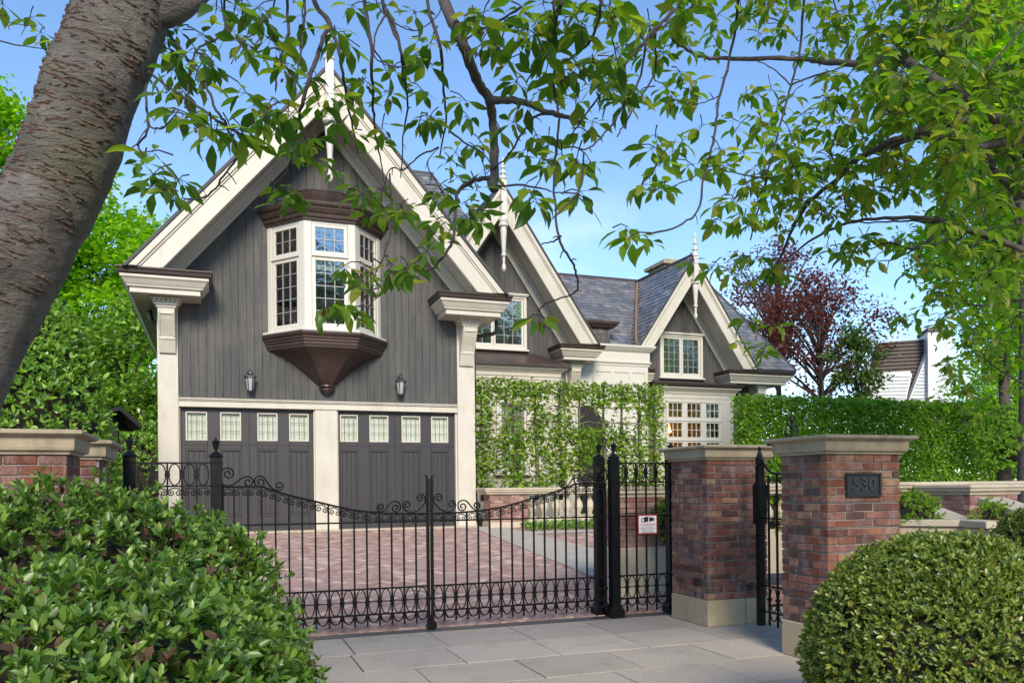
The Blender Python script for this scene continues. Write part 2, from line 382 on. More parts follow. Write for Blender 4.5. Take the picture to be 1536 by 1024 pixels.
def cornice(path, z, parent, back=0.0, name='cornice'):
    """boxed eave: bronze gutter over stepped cream mouldings; path = face line of the lowest fascia, outward to the right; z = gutter top"""
    p = [(-back, z-.43), (.0, z-.43), (.0, z-.33), (.045, z-.325), (.05, z-.30), (.075, z-.27), (.12, z-.20), (.155, z-.17), (.155, z-.125), (-back, z-.125)]
    MB().sweep(p, path).build(name, M['cream'], parent, bevel=.004)
    g = [(-back, z-.122), (.165, z-.122), (.19, z-.10), (.20, z-.05), (.225, z-.02), (.225, z), (-back, z)]
    MB().sweep(g, path).build('gutter', M['bronze'], parent)
def console(x0, x1, yw, ztop, parent, proj=.42, h=1.0):
    """scrolled bracket under a return: dentilled cap, curved body with sunk panel, pointed drop"""
    mb = MB(); xm = (x0+x1)/2; w = (x1-x0)/2*.80; a = yw
    prof = [(a, ztop-.18), (a-proj*.85, ztop-.18), (a-proj*.86, ztop-.27), (a-proj*.72, ztop-.40), (a-proj*.45, ztop-.60), (a-proj*.34, ztop-.70), (a-proj*.36, ztop-.73), (a-proj*.30, ztop-.77), (a-.05, ztop-h), (a, ztop-h)]
    mb.prism(prof, xm-w, xm+w, 'x')
    for sx in (-1, 1):
        q = [(p[0]-.018 if i not in (0, len(prof)-1) else p[0], p[1]) for i, p in enumerate(prof[:6])]+[(a, ztop-.70)]
        mb.prism(q, xm+sx*w*.86-w*.12, xm+sx*w*.86+w*.12, 'x')
    mb.box(xm-w*.74, xm+w*.74, a-proj*.88, a-proj*.6, ztop-.30, ztop-.185)
    # cap
    for i, (o, z0, z1) in enumerate([(.03, -.18, -.13), (.06, -.129, -.09), (.115, -.0, -.035)]):
        z0, z1 = min(z0, z1), max(z0, z1)
        mb.box(xm-w-o, xm+w+o, a-proj*.85-o, a, ztop+z0, ztop+z1)
    n = 6
    for k in range(n):
        t = (k+.5)/n; cx = xm-w-.085+t*(2*w+.17)
        mb.box(cx-.022, cx+.022, a-proj*.85-.095, a-proj*.85-.02, ztop-.088, ztop-.036)
    for k in range(4):
        cy = a-proj*.85-.04+(k+.5)*(proj*.85)/4
        for sx in (-1, 1): mb.box(xm+sx*(w+.055)-.035, xm+sx*(w+.055)+.035, cy-.022, cy+.022, ztop-.0885, ztop-.0365)
    mb.box(xm-w-.05, xm+w+.05, a-proj*.85-.05, a, ztop-.0895, ztop-.0355)
    mb.build('bracket', M['cream'], parent, bevel=.005)
# slates laid one by one on a roof plane
def slates(name, O, U, V, poly, parent, ex=.2, w=.26, m='slate', lift=.014):
    O, U, V = Vector(O), Vector(U).normalized(), Vector(V).normalized(); Nn = U.cross(V).normalized()
    if Nn.z < 0: Nn = -Nn
    us = [p[0] for p in poly]; vs = [p[1] for p in poly]; mb = MB()
    area = sum(poly[i-1][0]*poly[i][1]-poly[i][0]*poly[i-1][1] for i in range(len(poly)))
    if area < 0: poly = poly[::-1]
    r = 0; v = min(vs)
    rr = random.Random(3)
    while v < max(vs):
        u = min(us)-w*(.5 if r % 2 else 0)-rr.random()*.05
        while u < max(us):
            ww = w*rr.uniform(.8, 1.15); dv = rr.uniform(-.012, .006)
            q = poly_clip([(u+.003, v+dv), (u+ww-.003, v+dv), (u+ww-.003, v+ex+.03), (u+.003, v+ex+.03)], poly)
            if len(q) > 2:
                tl = rr.uniform(-.004, .004)
                top = [O+U*a+V*b+Nn*(lift*(1-(b-v-dv)/ex)+.006+tl) for a, b in q]
                bot = [p-Nn*.011 for p in top]; k = len(q)
                mb.add(top+bot, [tuple(range(k))]+[(i, (i+1) % k, (i+1) % k+k, i+k) for i in range(k)])
            u += ww
        v += ex; r += 1
    return mb.build(name, M[m], parent)
# ---- garage gable
G = HOUSE
XC = 2.87
gable('garage', XC, -.96, 0., 9.74, 9.15, 9.0, 9.93, 1.15, 5.64, -.36, 6.13, 9., G, 3.34)
finial(XC, -1.06, 10.72, 7.574, G, 9.95, 8.95)
for (x0, x1, sx) in ((-.36, .017, -1), (5.727, 6.13, 1)):
    mb = MB(); mb.box(x0, x1, -.07, .15, .60, 5.2); mb.box(x0-.015, x1+.015, -.085, .15, .60, .74)
    mb.build('pilaster', M['cream'], G, bevel=.006)
    console(x0, x1, -.072, 5.20, G)
# side walls of the garage wing
MB().box(-.36, -.2, .15, 9., .6, 5.3).build('wall', M['siding'], G)
MB().box(5.9, 6.13, .15, 5.4, .6, 5.3).build('wall', M['siding'], G)
# returns and running eaves: outward is right of travel
def eave_solid(x0, x1, y0, y1, z0, z1): return MB().box(x0, x1, y0, y1, z0, z1)
cornice([(.45, -.03), (.45, -.74), (-.78, -.74), (-.78, 9.)][::-1], 5.64, G, .05)
eave_solid(-.74, .41, -.70, -.001, 5.212, 5.62).build('soffit', M['cream'], G)
eave_solid(-.74, -.37, .001, 9., 5.215, 5.60).build('soffit', M['cream'], G)
cornice([(5.30, -.03), (5.30, -.74), (6.52, -.74), (6.52, 5.3)], 5.62, G, .05)
eave_solid(5.34, 6.48, -.70, -.001, 5.192, 5.60).build('soffit', M['cream'], G)
eave_solid(6.14, 6.48, .001, 5.3, 5.195, 5.58).build('soffit', M['cream'], G)
mb = MB(); mb.tube(catmull([(-.55, .9, 5.22), (-.5, .9, 5.0), (-.2, .75, 4.86), (-.15, .5, 4.7)], 4), .045, 8); mb.build('downpipe', M['bronze'], G, smooth=True); mb = MB()
mb.tube(catmull([(6.62, -.1, 5.45), (6.64, -.1, 5.05), (6.55, -.06, 4.95), (6.2, .05, 4.86), (6.17, .1, 4.5), (6.17, .1, .7)], 5), .045, 8)
mb.build('downpipe', M['bronze'], G, smooth=True)
# dark backing wall, belt course, posts round the doors
MB().box(-.2, 5.9, .30, .5, .6, 3.34).build('wall', M['room'], G)
mb = MB(); mb.box(.019, 5.725, -.055, .15, 3.168, 3.29); mb.box(.019, 5.725, -.085, .15, 3.2915, 3.315); mb.box(.019, 5.725, -.105, -.003, 3.3165, 3.342)
mb.build('belt_course', M['cream'], G, bevel=.004)
mb = MB(); mb.box(2.648, 3.10, -.03, .16, .60, 3.166); mb.box(2.635, 3.113, -.045, .16, .60, .72); mb.box(2.62, 2.647, .02, .17, .665, 3.165); mb.box(3.101, 3.128, .02, .17, .665, 3.165)
mb.build('door_post', M['cream'], G, bevel=.004)
MB().box(.0175, .04, .02, .17, .665, 3.165).build('door_jamb', M['cream'], G); MB().box(5.69, 5.7265, .0, .17, .665, 3.165).build('door_jamb', M['cream'], G)
MB().box(-.35, 6.1, -.42, .3, .45, .668).build('sill', M['sandstone_lt'], G, bevel=.01)
def curtain(x0, x1, y, z0, z1, parent, amp=.018, folds=8, seed=0, name='curtain'):
    rr = random.Random(seed); n = folds*8; mb = MB(); ph = rr.random()*6
    xs = [x0+(x1-x0)*i/n for i in range(n+1)]
    a = [(x, y+amp*math.sin(i*2*PI/8+ph+.5*math.sin(i*.31+ph))*(.6+.4*math.sin(i*.17+ph)), z0) for i, x in enumerate(xs)]
    b = [(x+.004*math.sin(i), yy*.5+y*.5, z1) for i, (x, yy, z) in enumerate(a)]
    mb.add(a+b, [(i, i+1, i+n+2, i+n+1) for i in range(n)])
    return mb.build(name, M['curtain'], parent, smooth=True)
def garage_door(x0, x1, wins, seed):
    y = .09
    base = empty_part('garage_door', G, Vector(((x0+x1)/2, .1, .667))-G.location)
    zt, zb = 3.165, .672
    ws = [(a, b) for a, b in wins]
    mb = MB(); ed = [x0]+[v for w in ws for v in w]+[x1]
    for i in range(0, len(ed), 2): mb.box(ed[i], ed[i+1], y, y+.06, zb, zt)
    for a, b in ws:
        mb.box(a, b, y+.001, y+.06, 3.085, zt); mb.box(a, b, y+.001, y+.06, 2.34, 2.51); mb.box(a, b, y+.001, y+.06, zb, .97)
        mb.box(a, b, y+.022, y+.06, .97, 2.34)                      # sunk panel
        k = 3
        for j in range(k):                                          # beaded panel boards
            aa = a+.045+(b-a-.09)*j/k; bb = a+.045+(b-a-.09)*(j+1)/k-.006
            mb.box(aa, bb, y+.012, y+.0215, 1.02, 2.29)
        for (q0, q1, r0, r1) in ((a, b, 2.30, 2.34), (a, b, .97, 1.01), (a, a+.04, 1.011, 2.299), (b-.04, b, 1.011, 2.299)):
            mb.box(q0, q1, y-.012, y+.0205, r0, r1)
    xm = (ws[1][1]+ws[2][0])/2
    o = mb.build('door_panel', M['door'], base, bevel=.005)
    gr = MB(); gr.box(xm-.006, xm+.006, y-.004, y-.001, zb, zt)
    for zz in (2.42, .82): gr.box(x0, x1, y-.0035, y-.001, zz-.004, zz+.004)
    gr.build('groove_line', M['shade'], base)
    for j, (a, b) in enumerate(ws):
        f = MB()
        for (q0, q1, r0, r1) in ((a, b, 3.06, 3.085), (a, b, 2.51, 2.535), (a, a+.025, 2.536, 3.059), (b-.025, b, 2.536, 3.059)): f.box(q0, q1, y-.006, y+.03, r0, r1)
        wf = f.build('window', M['cream'], base)
    for j, (a, b) in enumerate(ws):
        ld = MB(); gl = MB()
        for c in (1, 2, 3): ld.box(a+(b-a)*c/4-.004, a+(b-a)*c/4+.004, y+.008, y+.016, 2.536, 3.059)
        for r in (1, 2): ld.box(a+.026, b-.026, y+.0085, y+.0155, 2.51+.575*r/3-.004, 2.51+.575*r/3+.004)
        gl.box(a+.02, b-.02, y+.018, y+.022, 2.53, 3.07)
        curtain(a, b, y+.075, 2.48, 3.1, base, .026, 7, seed*10+j)
        ld.build('window_bars', M['lead_dk'], base); gl.build('pane', M['glass_d'], base)
garage_door(.04, 2.62, [(.137, .54), (.784, 1.185), (1.50, 1.901), (2.132, 2.53)], 1)
garage_door(3.128, 5.69, [(3.175, 3.553), (3.80, 4.211), (4.501, 4.916), (5.161, 5.549)], 2)
def lantern(x, z):
    """wall lantern: back plate, loop, domed cap, flared hood, tapered six-sided glass cage"""
    g = empty_part('wall_lantern', G, Vector((x, -.1, z))-G.location)
    mb = MB(); y = -.20
    mb.box(x-.05, x+.05, -.04, -.026, z-.05, z+.16); mb.tube([(x, -.03, z+.08), (x, -.12, z+.17), (x, y, z+.15)], .012, 6)
    mb.lathe([(.012, .19), (.03, .185), (.03, .16), (.05, .14), (.055, .10), (.05, .09), (.13, .045), (.135, .03), (.12, .028)][::-1], (x, y, z), 6)
    mb.lathe([(.02, -.27), (.05, -.26), (.06, -.245), (.06, -.235)], (x, y, z), 6)
    for k in range(6):
        a = 2*PI*k/6
        mb.tube([(x+.10*math.cos(a), y+.10*math.sin(a), z+.03), (x+.062*math.cos(a), y+.062*math.sin(a), z-.24)], .008, 4)
    mb.build('lantern_cage', M['pewter'], g)
    MB().lathe([(.054, -.235), (.094, .028)], (x, y, z), 6).build('lantern_glass', M['lampglass'], g)
lantern(1.36, 3.74); lantern(4.43, 3.76)
# ---- windows
def window(x0, x1, z0, z1, y, sashes, cols, rows, parent, trim=.09, head=True, warm=False, curt=None, bars='lead', yi=.35, name='window', sill=True):
    g = empty_part(name, parent, Vector(((x0+x1)/2, y, z0))-HOUSE.location)
    mb = MB(); t = trim
    mb.box(x0, x0+t, y-.08, y+.05, z0+t, z1-t); mb.box(x1-t, x1, y-.08, y+.05, z0+t, z1-t)
    mb.box(x0, x1, y-.081, y+.05, z1-t, z1); mb.box(x0, x1, y-.081, y+.05, z0, z0+t)
    if head: mb.box(x0-.05, x1+.05, y-.15, y, z1+.001, z1+.05); mb.box(x0-.025, x1+.025, y-.12, y, z1-.03, z1-.001)
    if sill: mb.box(x0-.05, x1+.05, y-.14, y, z0-.05, z0-.001)
    n = sashes; W = (x1-x0-2*t)/n
    for i in range(n):
        a = x0+t+W*i+.006; b = x0+t+W*(i+1)-.006; s = .06
        c, d = z0+t+.006, z1-t-.006
        mb.box(a, a+s, y-.05, y+.01, c, d); mb.box(b-s, b, y-.05, y+.01, c, d); mb.box(a+s, b-s, y-.0495, y+.01, c, c+s); mb.box(a+s, b-s, y-.0495, y+.01, d-s, d)
    mb.build('window_frame', M['white'], g, bevel=.004)
    for i in range(n):
        ld = MB(); gl = MB()
        a = x0+t+W*i+.066; b = x0+t+W*(i+1)-.066; c, d = z0+t+.066, z1-t-.066
        for k in range(1, cols): ld.box(a+(b-a)*k/cols-.006, a+(b-a)*k/cols+.006, y-.032, y-.02, c, d)
        for k in range(1, rows): ld.box(a, b, y-.031, y-.021, c+(d-c)*k/rows-.006, c+(d-c)*k/rows+.006)
        gl.box(a-.01, b+.01, y-.019, y-.015, c-.01, d+.01)
        ld.build('window_bars', M[bars], g); gl.build('pane', M['glass'], g)
    return g
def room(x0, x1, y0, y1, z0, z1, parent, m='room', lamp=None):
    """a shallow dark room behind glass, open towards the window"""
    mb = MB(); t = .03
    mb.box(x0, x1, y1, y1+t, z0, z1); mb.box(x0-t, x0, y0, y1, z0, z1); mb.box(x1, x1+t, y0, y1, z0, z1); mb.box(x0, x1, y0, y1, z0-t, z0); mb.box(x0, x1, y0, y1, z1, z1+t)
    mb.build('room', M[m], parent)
    if lamp:
        for (lx, ly, lz, r) in lamp:
            MB().lathe([(r*.9, -r), (r, -r*.9), (r*.55, r)], (lx, ly, lz), 12).build('lamp_shade', M['glow'], parent)
M['glow'] = None
t = NT('lit_lampshade'); e = t.add('ShaderNodeEmission'); e.inputs[0].default_value = (1., .48, .16, 1); e.inputs[1].default_value = 5.; t.link(e.outputs[0], t.out.inputs[0]); M['glow'] = t.m
M['warm_room'] = surf('wood_panelled_room', (.42, .20, .07), .6, (.28, .12, .04), 3., .7)
# ---- oriel bay on the garage gable
BX = 2.885
def bay():
    g = empty_part('bay_window', G, Vector((BX, -.4, 4.6))-G.location)
    def plan(o): # wall-left, front-left, front-right, wall-right; outline grown by o; outward right of travel
        return [(BX-1.165-o*1.1, 0), (BX-.50-o*.45, -.80-o), (BX+.50+o*.45, -.80-o), (BX+1.165+o*1.1, 0)]
    P0 = plan(0)
    path = [P0[0], P0[1], P0[2], P0[3]]
    # copper cornice + flared roof
    z = 7.20
    prof = [(-.06, z-.34), (.05, z-.34), (.055, z-.30), (.09, z-.285), (.10, z-.235), (.095, z-.22), (.13, z-.20), (.16, z-.13), (.165, z-.10), (.20, z-.085), (.215, z-.05), (.22, z-.01), (.16, z), (-.06, z)]
    mb = MB(); mb.sweep(prof, path); mb.build('bay_cornice', M['copper'], g, bevel=.003)
    lev = [(.20, 7.195), (.10, 7.215), (-.03, 7.27), (-.16, 7.37), (-.25, 7.50), (-.30, 7.62), (-.31, 7.66)]
    mb = MB(); vs = []
    for o, zz in lev:
        k = 1-max(0, -o)*.0
        for (px, py) in plan(o): vs.append((px if o > 0 else BX+(px-BX)*(1+o*.55), py*(1.0 if o > -.1 else max(.25, 1+ (o+.1)*2.2)), zz))
    n = 4; fs = [(i*n+k, i*n+k+1, (i+1)*n+k+1, (i+1)*n+k) for i in range(len(lev)-1) for k in range(3)]+[tuple((len(lev)-1)*n+k for k in range(4))]
    mb.add(vs, fs); mb.build('bay_roof', M['copper'], g)
    rb = MB()
    for k in (1, 2): rb.tube([vs[i*4+k] for i in range(len(lev))], .016, 6)
    rb.tube([vs[(len(lev)-1)*4+k] for k in range(4)], .018, 6)
    rb.build('roof_rib', M['copper'], g)
    # sill slab, copper base mouldings, bowl and knob
    MB().sweep([(-.10, 4.645), (.13, 4.645), (.14, 4.66), (.13, 4.69), (-.10, 4.70)], path).build('bay_sill', M['white'], g)
    z = 4.642
    prof = [(-.10, z-.30), (.03, z-.30), (.035, z-.26), (.055, z-.25), (.06, z-.19), (.085, z-.18), (.085, z-.145), (.11, z-.13), (.115, z-.09), (.15, z-.07), (.17, z-.03), (.16, z), (-.10, z)]
    MB().sweep(prof, path).build('bay_base_moulding', M['copper'], g, bevel=.003)
    MB().prism([(p[0], p[1]) for p in plan(-.02)], 4.36, 4.69, 'z').build('bay_floor', M['shade'], g)
    lev = [(1.0, 4.345), (.80, 4.24), (.64, 4.12), (.50, 4.00), (.36, 3.86), (.24, 3.74), (.16, 3.66)]
    vs = []
    for k_, zz in lev:
        for (px, py) in plan(0): vs.append((BX+(px-BX)*k_, py*(k_*.92+.08) if py < 0 else 0, zz))
    MB().add(vs, [(i*4+k, i*4+k+1, (i+1)*4+k+1, (i+1)*4+k) for i in range(len(lev)-1) for k in range(3)]+[tuple(24+k for k in range(4))]).build('bay_bowl', M['copper'], g)
    rb = MB()
    for k in (0, 1, 2, 3): rb.tube([vs[i*4+k] for i in range(len(lev))], .012, 6)
    rb.build('bowl_rib', M['copper'], g)
    MB().lathe([(.14, 0), (.165, -.01), (.17, -.035), (.14, -.05), (.11, -.065), (.14, -.075), (.14, -.10), (.11, -.12), (.05, -.18), (.01, -.20)][::-1], (BX, -.12, 3.67), 16).build('bay_pendant', M['copper'], g)
    # frames: posts at the corners, then three faces
    fr = MB(); ld = MB(); gl = MB()
    def face(a, b, cols, seed):
        a, b = Vector((*a, 0)), Vector((*b, 0)); d = (b-a); Ln = d.length; d.normalize(); nn = Vector((d.y, -d.x, 0))
        def bx(mbb, u0, u1, n0, n1, z0, z1):
            c = [a+d*u0+nn*n0, a+d*u1+nn*n0, a+d*u1+nn*n1, a+d*u0+nn*n1]
            mbb.add([(p.x, p.y, z0) for p in c]+[(p.x, p.y, z1) for p in c], [(0,3,2,1),(4,5,6,7),(0,1,5,4),(1,2,6,5),(2,3,7,6),(3,0,4,7)])
        p = .14
        bx(fr, 0, p, -.06, .01, 4.70, 6.862); bx(fr, Ln-p, Ln, -.06, .01, 4.70, 6.862)
        for (z0, z1) in ((4.70, 4.76), (6.14, 6.20), (6.80, 6.862)): bx(fr, p, Ln-p, -.05, .0, z0, z1)
        bx(fr, p, Ln-p, -.05, .03, 6.152, 6.175)
        for (z0, z1, rows) in ((4.76, 6.14, 5), (6.20, 6.80, 2)):
            u0, u1 = p+.004, Ln-p-.004; s = .075
            bx(fr, u0, u0+s, -.04, -.006, z0, z1); bx(fr, u1-s, u1, -.04, -.006, z0, z1); bx(fr, u0+s, u1-s, -.04, -.0065, z0, z0+s*.9); bx(fr, u0+s, u1-s, -.04, -.0065, z1-s*.8, z1)
            A, B, C, D = u0+s, u1-s, z0+s*.9, z1-s*.8; ld = MB(); gl = MB()
            for k in range(1, cols): bx(ld, A+(B-A)*k/cols-.006, A+(B-A)*k/cols+.006, -.028, -.016, C, D)
            for k in range(1, rows): bx(ld, A, B, -.027, -.017, C+(D-C)*k/rows-.006, C+(D-C)*k/rows+.006)
            bx(gl, A-.01, B+.01, -.036, -.032, C-.01, D+.01)
            ld.build('window_bars', M['lead'], g); gl.build('pane', M['glass'], g)
    face(P0[0], P0[1], 3, 0); face(P0[1], P0[2], 3, 1); face(P0[2], P0[3], 3, 2)
    fr.build('window_frame', M['white'], g, bevel=.004)
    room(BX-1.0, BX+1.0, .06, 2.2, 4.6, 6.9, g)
    MB().prism([(p[0], p[1]) for p in plan(-.08)], 6.80, 6.84, 'z').build('bay_ceiling', M['shade'], g)
    curtain(BX-.5, BX-.38, -.62, 4.72, 6.78, g, .02, 2, 5); curtain(BX-.95, BX-.70, -.06, 4.72, 6.78, g, .03, 3, 6); curtain(BX+.66, BX+.95, -.12, 4.72, 6.78, g, .03, 3, 7)
    curtain(BX-.46, BX+.46, -.66, 5.92, 6.10, g, .01, 10, 8, 'valance')
bay()
# ---- middle gable
gable('mid', 8.4, 4.4, 5.36, 10.0, 9.27, 9.03, 10.19, 1.485, 5.72, 5.9, 11.1, 9., G, 5.3)
finial(8.4, 4.30, 10.85, 7.62, G, 10.2, 9.12)
window(7.36, 9.45, 5.60, 7.2, 5.34, 2, 3, 5, G)
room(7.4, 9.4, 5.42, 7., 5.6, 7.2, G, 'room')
cornice([(10.36, 5.33), (10.36, 4.62), (11.42, 4.62), (11.42, 5.35)], 5.70, G, .05)
eave_solid(10.40, 11.38, 4.66, 5.35, 5.275, 5.68).build('soffit', M['cream'], G)
mb = MB(); mb.box(10.72, 11.1, 5.28, 5.5, .6, 5.27); mb.build('pilaster', M['cream'], G)
console(10.72, 11.1, 5.278, 5.27, G, .42)
# ground floor below: flat-roofed bay under the middle gable
mb = MB(); mb.box(6.13, 10.1, 4.42, 5.36, .6, 4.62)
mb.build('wall', M['cream'], G)
MB().sweep([(-.05, 4.60), (.02, 4.60), (.02, 4.68), (.05, 4.69), (.06, 4.78), (.12, 4.84), (.20, 4.90), (.21, 4.95), (-.05, 4.95)], [(6.13, 4.42), (10.1, 4.42), (10.1, 5.36)]).build('cornice', M['cream'], G)
mb = MB(); mb.add([(6.13, 4.14, 4.953), (10.38, 4.14, 4.953), (10.38, 5.35, 4.953), (6.13, 5.35, 4.953), (6.13, 4.14, 5.03), (10.38, 4.14, 5.03), (9.75, 5.35, 5.52), (6.13, 5.35, 5.52), (10.38, 5.35, 5.03)],
                  [(0, 1, 5, 4), (4, 5, 6, 7), (1, 2, 8, 5), (5, 8, 6), (0, 3, 2, 1)]); mb.build('roof', M['copper'], G)
mb = MB(); mb.box(6.14, 10.08, 4.36, 4.419, 4.25, 4.33); mb.box(6.14, 10.08, 4.37, 4.419, 2.9, 2.98)
for x in (6.5, 7.5, 8.0, 9.2, 9.6, 10.04): mb.box(x-.06, x+.03, 4.38, 4.4195, .7, 4.25)
mb.build('wall_panelling', M['white'], G)
window(6.75, 7.45, 2.0, 4.0, 4.40, 1, 3, 6, G, head=False, bars='lead_dk'); window(8.15, 9.15, 1.9, 4.0, 4.40, 1, 3, 5, G, head=False, bars='lead_dk')
# ---- entrance block with panelled parapet
mb = MB(); mb.box(11.1, 13.62, 5.42, 7., .6, 5.5); mb.box(10.12, 11.1, 5.5, 7., .6, 5.2)
mb.build('wall', M['white'], G)
MB().sweep([(-.1, 5.28), (.04, 5.28), (.05, 5.34), (.09, 5.38), (.09, 5.42), (.05, 5.425), (.05, 5.72), (.09, 5.74), (.16, 5.82), (.20, 5.87), (.20, 5.92), (-.1, 5.93)], [(11.05, 5.42), (13.62, 5.42), (13.62, 7.1)]).build('cornice', M['white'], G)
mb = MB()
for x in (11.22, 11.72, 12.36, 13.0, 13.55): mb.box(x-.055, x+.055, 5.395, 5.4195, .7, 5.08)
mb.box(11.12, 13.615, 5.394, 5.4195, 5.081, 5.27)
mb.build('wall_panelling', M['white'], G)
arch = [(11.45+.55*math.cos(a), 3.3+.72*math.sin(a)) for a in [PI*k/12 for k in range(13)]]
MB().prism([(12.0, .7)]+arch+[(10.9, .7)], 5.375, 5.393).build('front_door', M['shade'], G)
# ---- right gable with square bay
gable('right', 15.72, 6.0, 6.96, 9.0, 8.33, 8.13, 9.17, 1.48, 5.47, 13.9, 17.6, 9.8, G, 4.9, zbl=5.8)
finial(15.72, 5.9, 9.95, 7.046, G, 9.1, 8.42)
window(14.93, 16.62, 5.22, 6.70, 6.94, 2, 3, 5, G, warm=True)
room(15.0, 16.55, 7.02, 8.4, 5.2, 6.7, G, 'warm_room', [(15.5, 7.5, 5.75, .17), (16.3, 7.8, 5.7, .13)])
mb = MB(); mb.box(13.65, 14.9, 6.94, 7.0, 4.85, 5.42); mb.build('wall_panelling', M['siding'], G)
cornice([(13.62, 6.75), (14.55, 6.75)], 5.42, G, .05)
# square bay, nine lights
mb = MB(); z0, z1 = .6, 4.46; yb = 6.12
mb.box(14.30, 14.70, yb, 6.96, z0, z1); mb.box(16.80, 17.33, yb, 6.96, z0, z1); mb.box(14.70, 16.80, yb, 6.96, 4.30, z1); mb.box(14.70, 16.80, yb, 6.96, z0, 2.5)
for x in (14.42, 14.56, 16.93, 17.06, 17.2): mb.box(x-.008, x+.008, yb-.012, yb-.001, z0, z1-.02)
mb.build('wall', M['cream'], G)
MB().sweep([(-.1, 4.42), (.015, 4.42), (.015, 4.55), (.05, 4.57), (.06, 4.62), (.12, 4.68), (.19, 4.74), (.20, 4.78), (-.1, 4.78)], [(14.30, 6.96), (14.30, yb), (17.33, yb), (17.33, 6.96)]).build('cornice', M['cream'], G)
MB().sweep([(-.1, 4.783), (.22, 4.783), (.25, 4.82), (.27, 4.88), (-.1, 4.95)], [(14.30, 6.96), (14.30, yb), (17.33, yb), (17.33, 6.96)]).build('gutter', M['bronze'], G)
MB().box(14.2, 17.4, 6.02, 6.96, 4.80, 4.96).build('roof', M['bronze'], G)
g = empty_part('bay_window', G, Vector((15.75, 6.1, 2.6))-G.location)
fr = MB(); ld = MB(); gl = MB(); cols = [(14.78, 15.30), (15.50, 16.02), (16.23, 16.73)]; rows = [(3.79, 4.25), (3.13, 3.60), (2.5, 2.94)]
xs = [14.70]+[v for c in cols for v in c]+[16.80]
for i in range(0, len(xs), 2): fr.box(xs[i], xs[i+1], yb-.02, yb+.06, 2.5, 4.30)
zs = [4.30, 4.25, 3.79, 3.60, 3.13, 2.94]
for a, b in cols:
    for i in range(0, 6, 2): fr.box(a, b, yb-.019, yb+.06, zs[i+1], zs[i])
for z in (3.66, 3.0, 4.285): fr.box(14.66, 16.84, yb-.045, yb-.0205, z, z+.03)
for a, b in cols:
    for c, d in rows:
        ld = MB(); gl = MB()
        for k in (1, 2): ld.box(a+(b-a)*k/3-.009, a+(b-a)*k/3+.009, yb+.0, yb+.015, c, d)
        ld.box(a, b, yb+.001, yb+.014, (c+d)/2-.009, (c+d)/2+.009)
        gl.box(a, b, yb+.02, yb+.024, c, d); ld.build('window_bars', M['white'], g); gl.build('pane', M['glass'], g)
fr.build('window_frame', M['white'], g, bevel=.004)
room(14.72, 16.05, yb+.1, 6.9, 2.4, 4.3, g, 'warm_room', [(15.0, 6.6, 3.45, .15)]); room(16.12, 16.79, yb+.1, 6.9, 2.4, 4.3, g, 'room')
curtain(16.23, 16.56, yb+.2, 2.4, 4.3, g, .03, 3, 11); curtain(15.98, 16.0, yb+.2, 2.4, 4.3, g, .02, 1, 12)
# eave return right of the gable and the hipped roof beyond
cornice([(17.30, 6.93), (17.30, 6.22), (19.62, 6.22), (19.62, 9.5)], 5.44, G, .05)
eave_solid(17.34, 19.58, 6.26, 9.4, 5.01, 5.42).build('soffit', M['cream'], G)
MB().box(17.6, 18.9, 6.96, 9.4, .6, 5.0).build('wall', M['siding'], G)
mb = MB(); mb.box(18.55, 18.95, 6.88, 7.1, .6, 5.0); mb.build('pilaster', M['cream'], G); console(18.55, 18.95, 6.878, 5.0, G, .5)
# roofs: slate planes (u along the eave, v up the slope)
def plane_roof(name, A, B, C, D, parent, ex=.2, w=.27):
    """A,B eave corners (left,right), C,D upper corners (right,left)"""
    A, B, C, D = map(Vector, (A, B, C, D)); U = (B-A).normalized(); Nn = U.cross(D-A).normalized(); V = Nn.cross(U).normalized()
    if V.z < 0: V = -V
    poly = [((p-A).dot(U), (p-A).dot(V)) for p in (A, B, C, D)]
    under = [p-Vector((0, 0, .03)) for p in (A, B, C, D)]; low = [p-Vector((0, 0, .10)) for p in (A, B, C, D)]
    MB().add(under+low, [(0, 1, 2, 3), (7, 6, 5, 4), (0, 4, 5, 1), (1, 5, 6, 2), (2, 6, 7, 3), (3, 7, 4, 0)]).build('roof', M['roof_edge'], parent)
    slates(name, A, U, V, poly, parent, ex, w)
MR = lambda y: 5.95+.94*(y-6.45)
plane_roof('roof_slates', (9.9, 6.1, MR(6.1)), (13.9, 6.1, MR(6.1)), (15.72, 9.98, MR(9.98)), (9.9, 9.98, MR(9.98)), G)
MB().box(9.9, 15.8, 9.93, 10.12, MR(9.98)-.1, MR(9.98)+.07).build('ridge_cap', M['bronze'], G)
RG = lambda x: 9.18-1.48*abs(x-15.72)
a = 13.62
A = (a, 10.0, RG(a)); B = (a, 5.93, RG(a))
plane_roof('roof_slates', A, B, (15.70, 5.93, 9.17), (15.70, 10.0, 9.17), G)
MB().tube([(15.72, 5.92, 9.20), (15.72, 10., 9.24)], .06, 6).build('ridge_cap', M['bronze'], G)
mb = MB(); vy = [(13.66, 6.2), (13.95, 6.75), (14.6, 7.9), (15.2, 8.95), (15.68, 9.75)]
mb.tube([(x, y, RG(x)+.03) for x, y in vy], .05, 5); mb.build('valley_flashing', surf('rusty_flashing', (.35, .18, .08), .8, (.22, .12, .07), 8, .8), G)
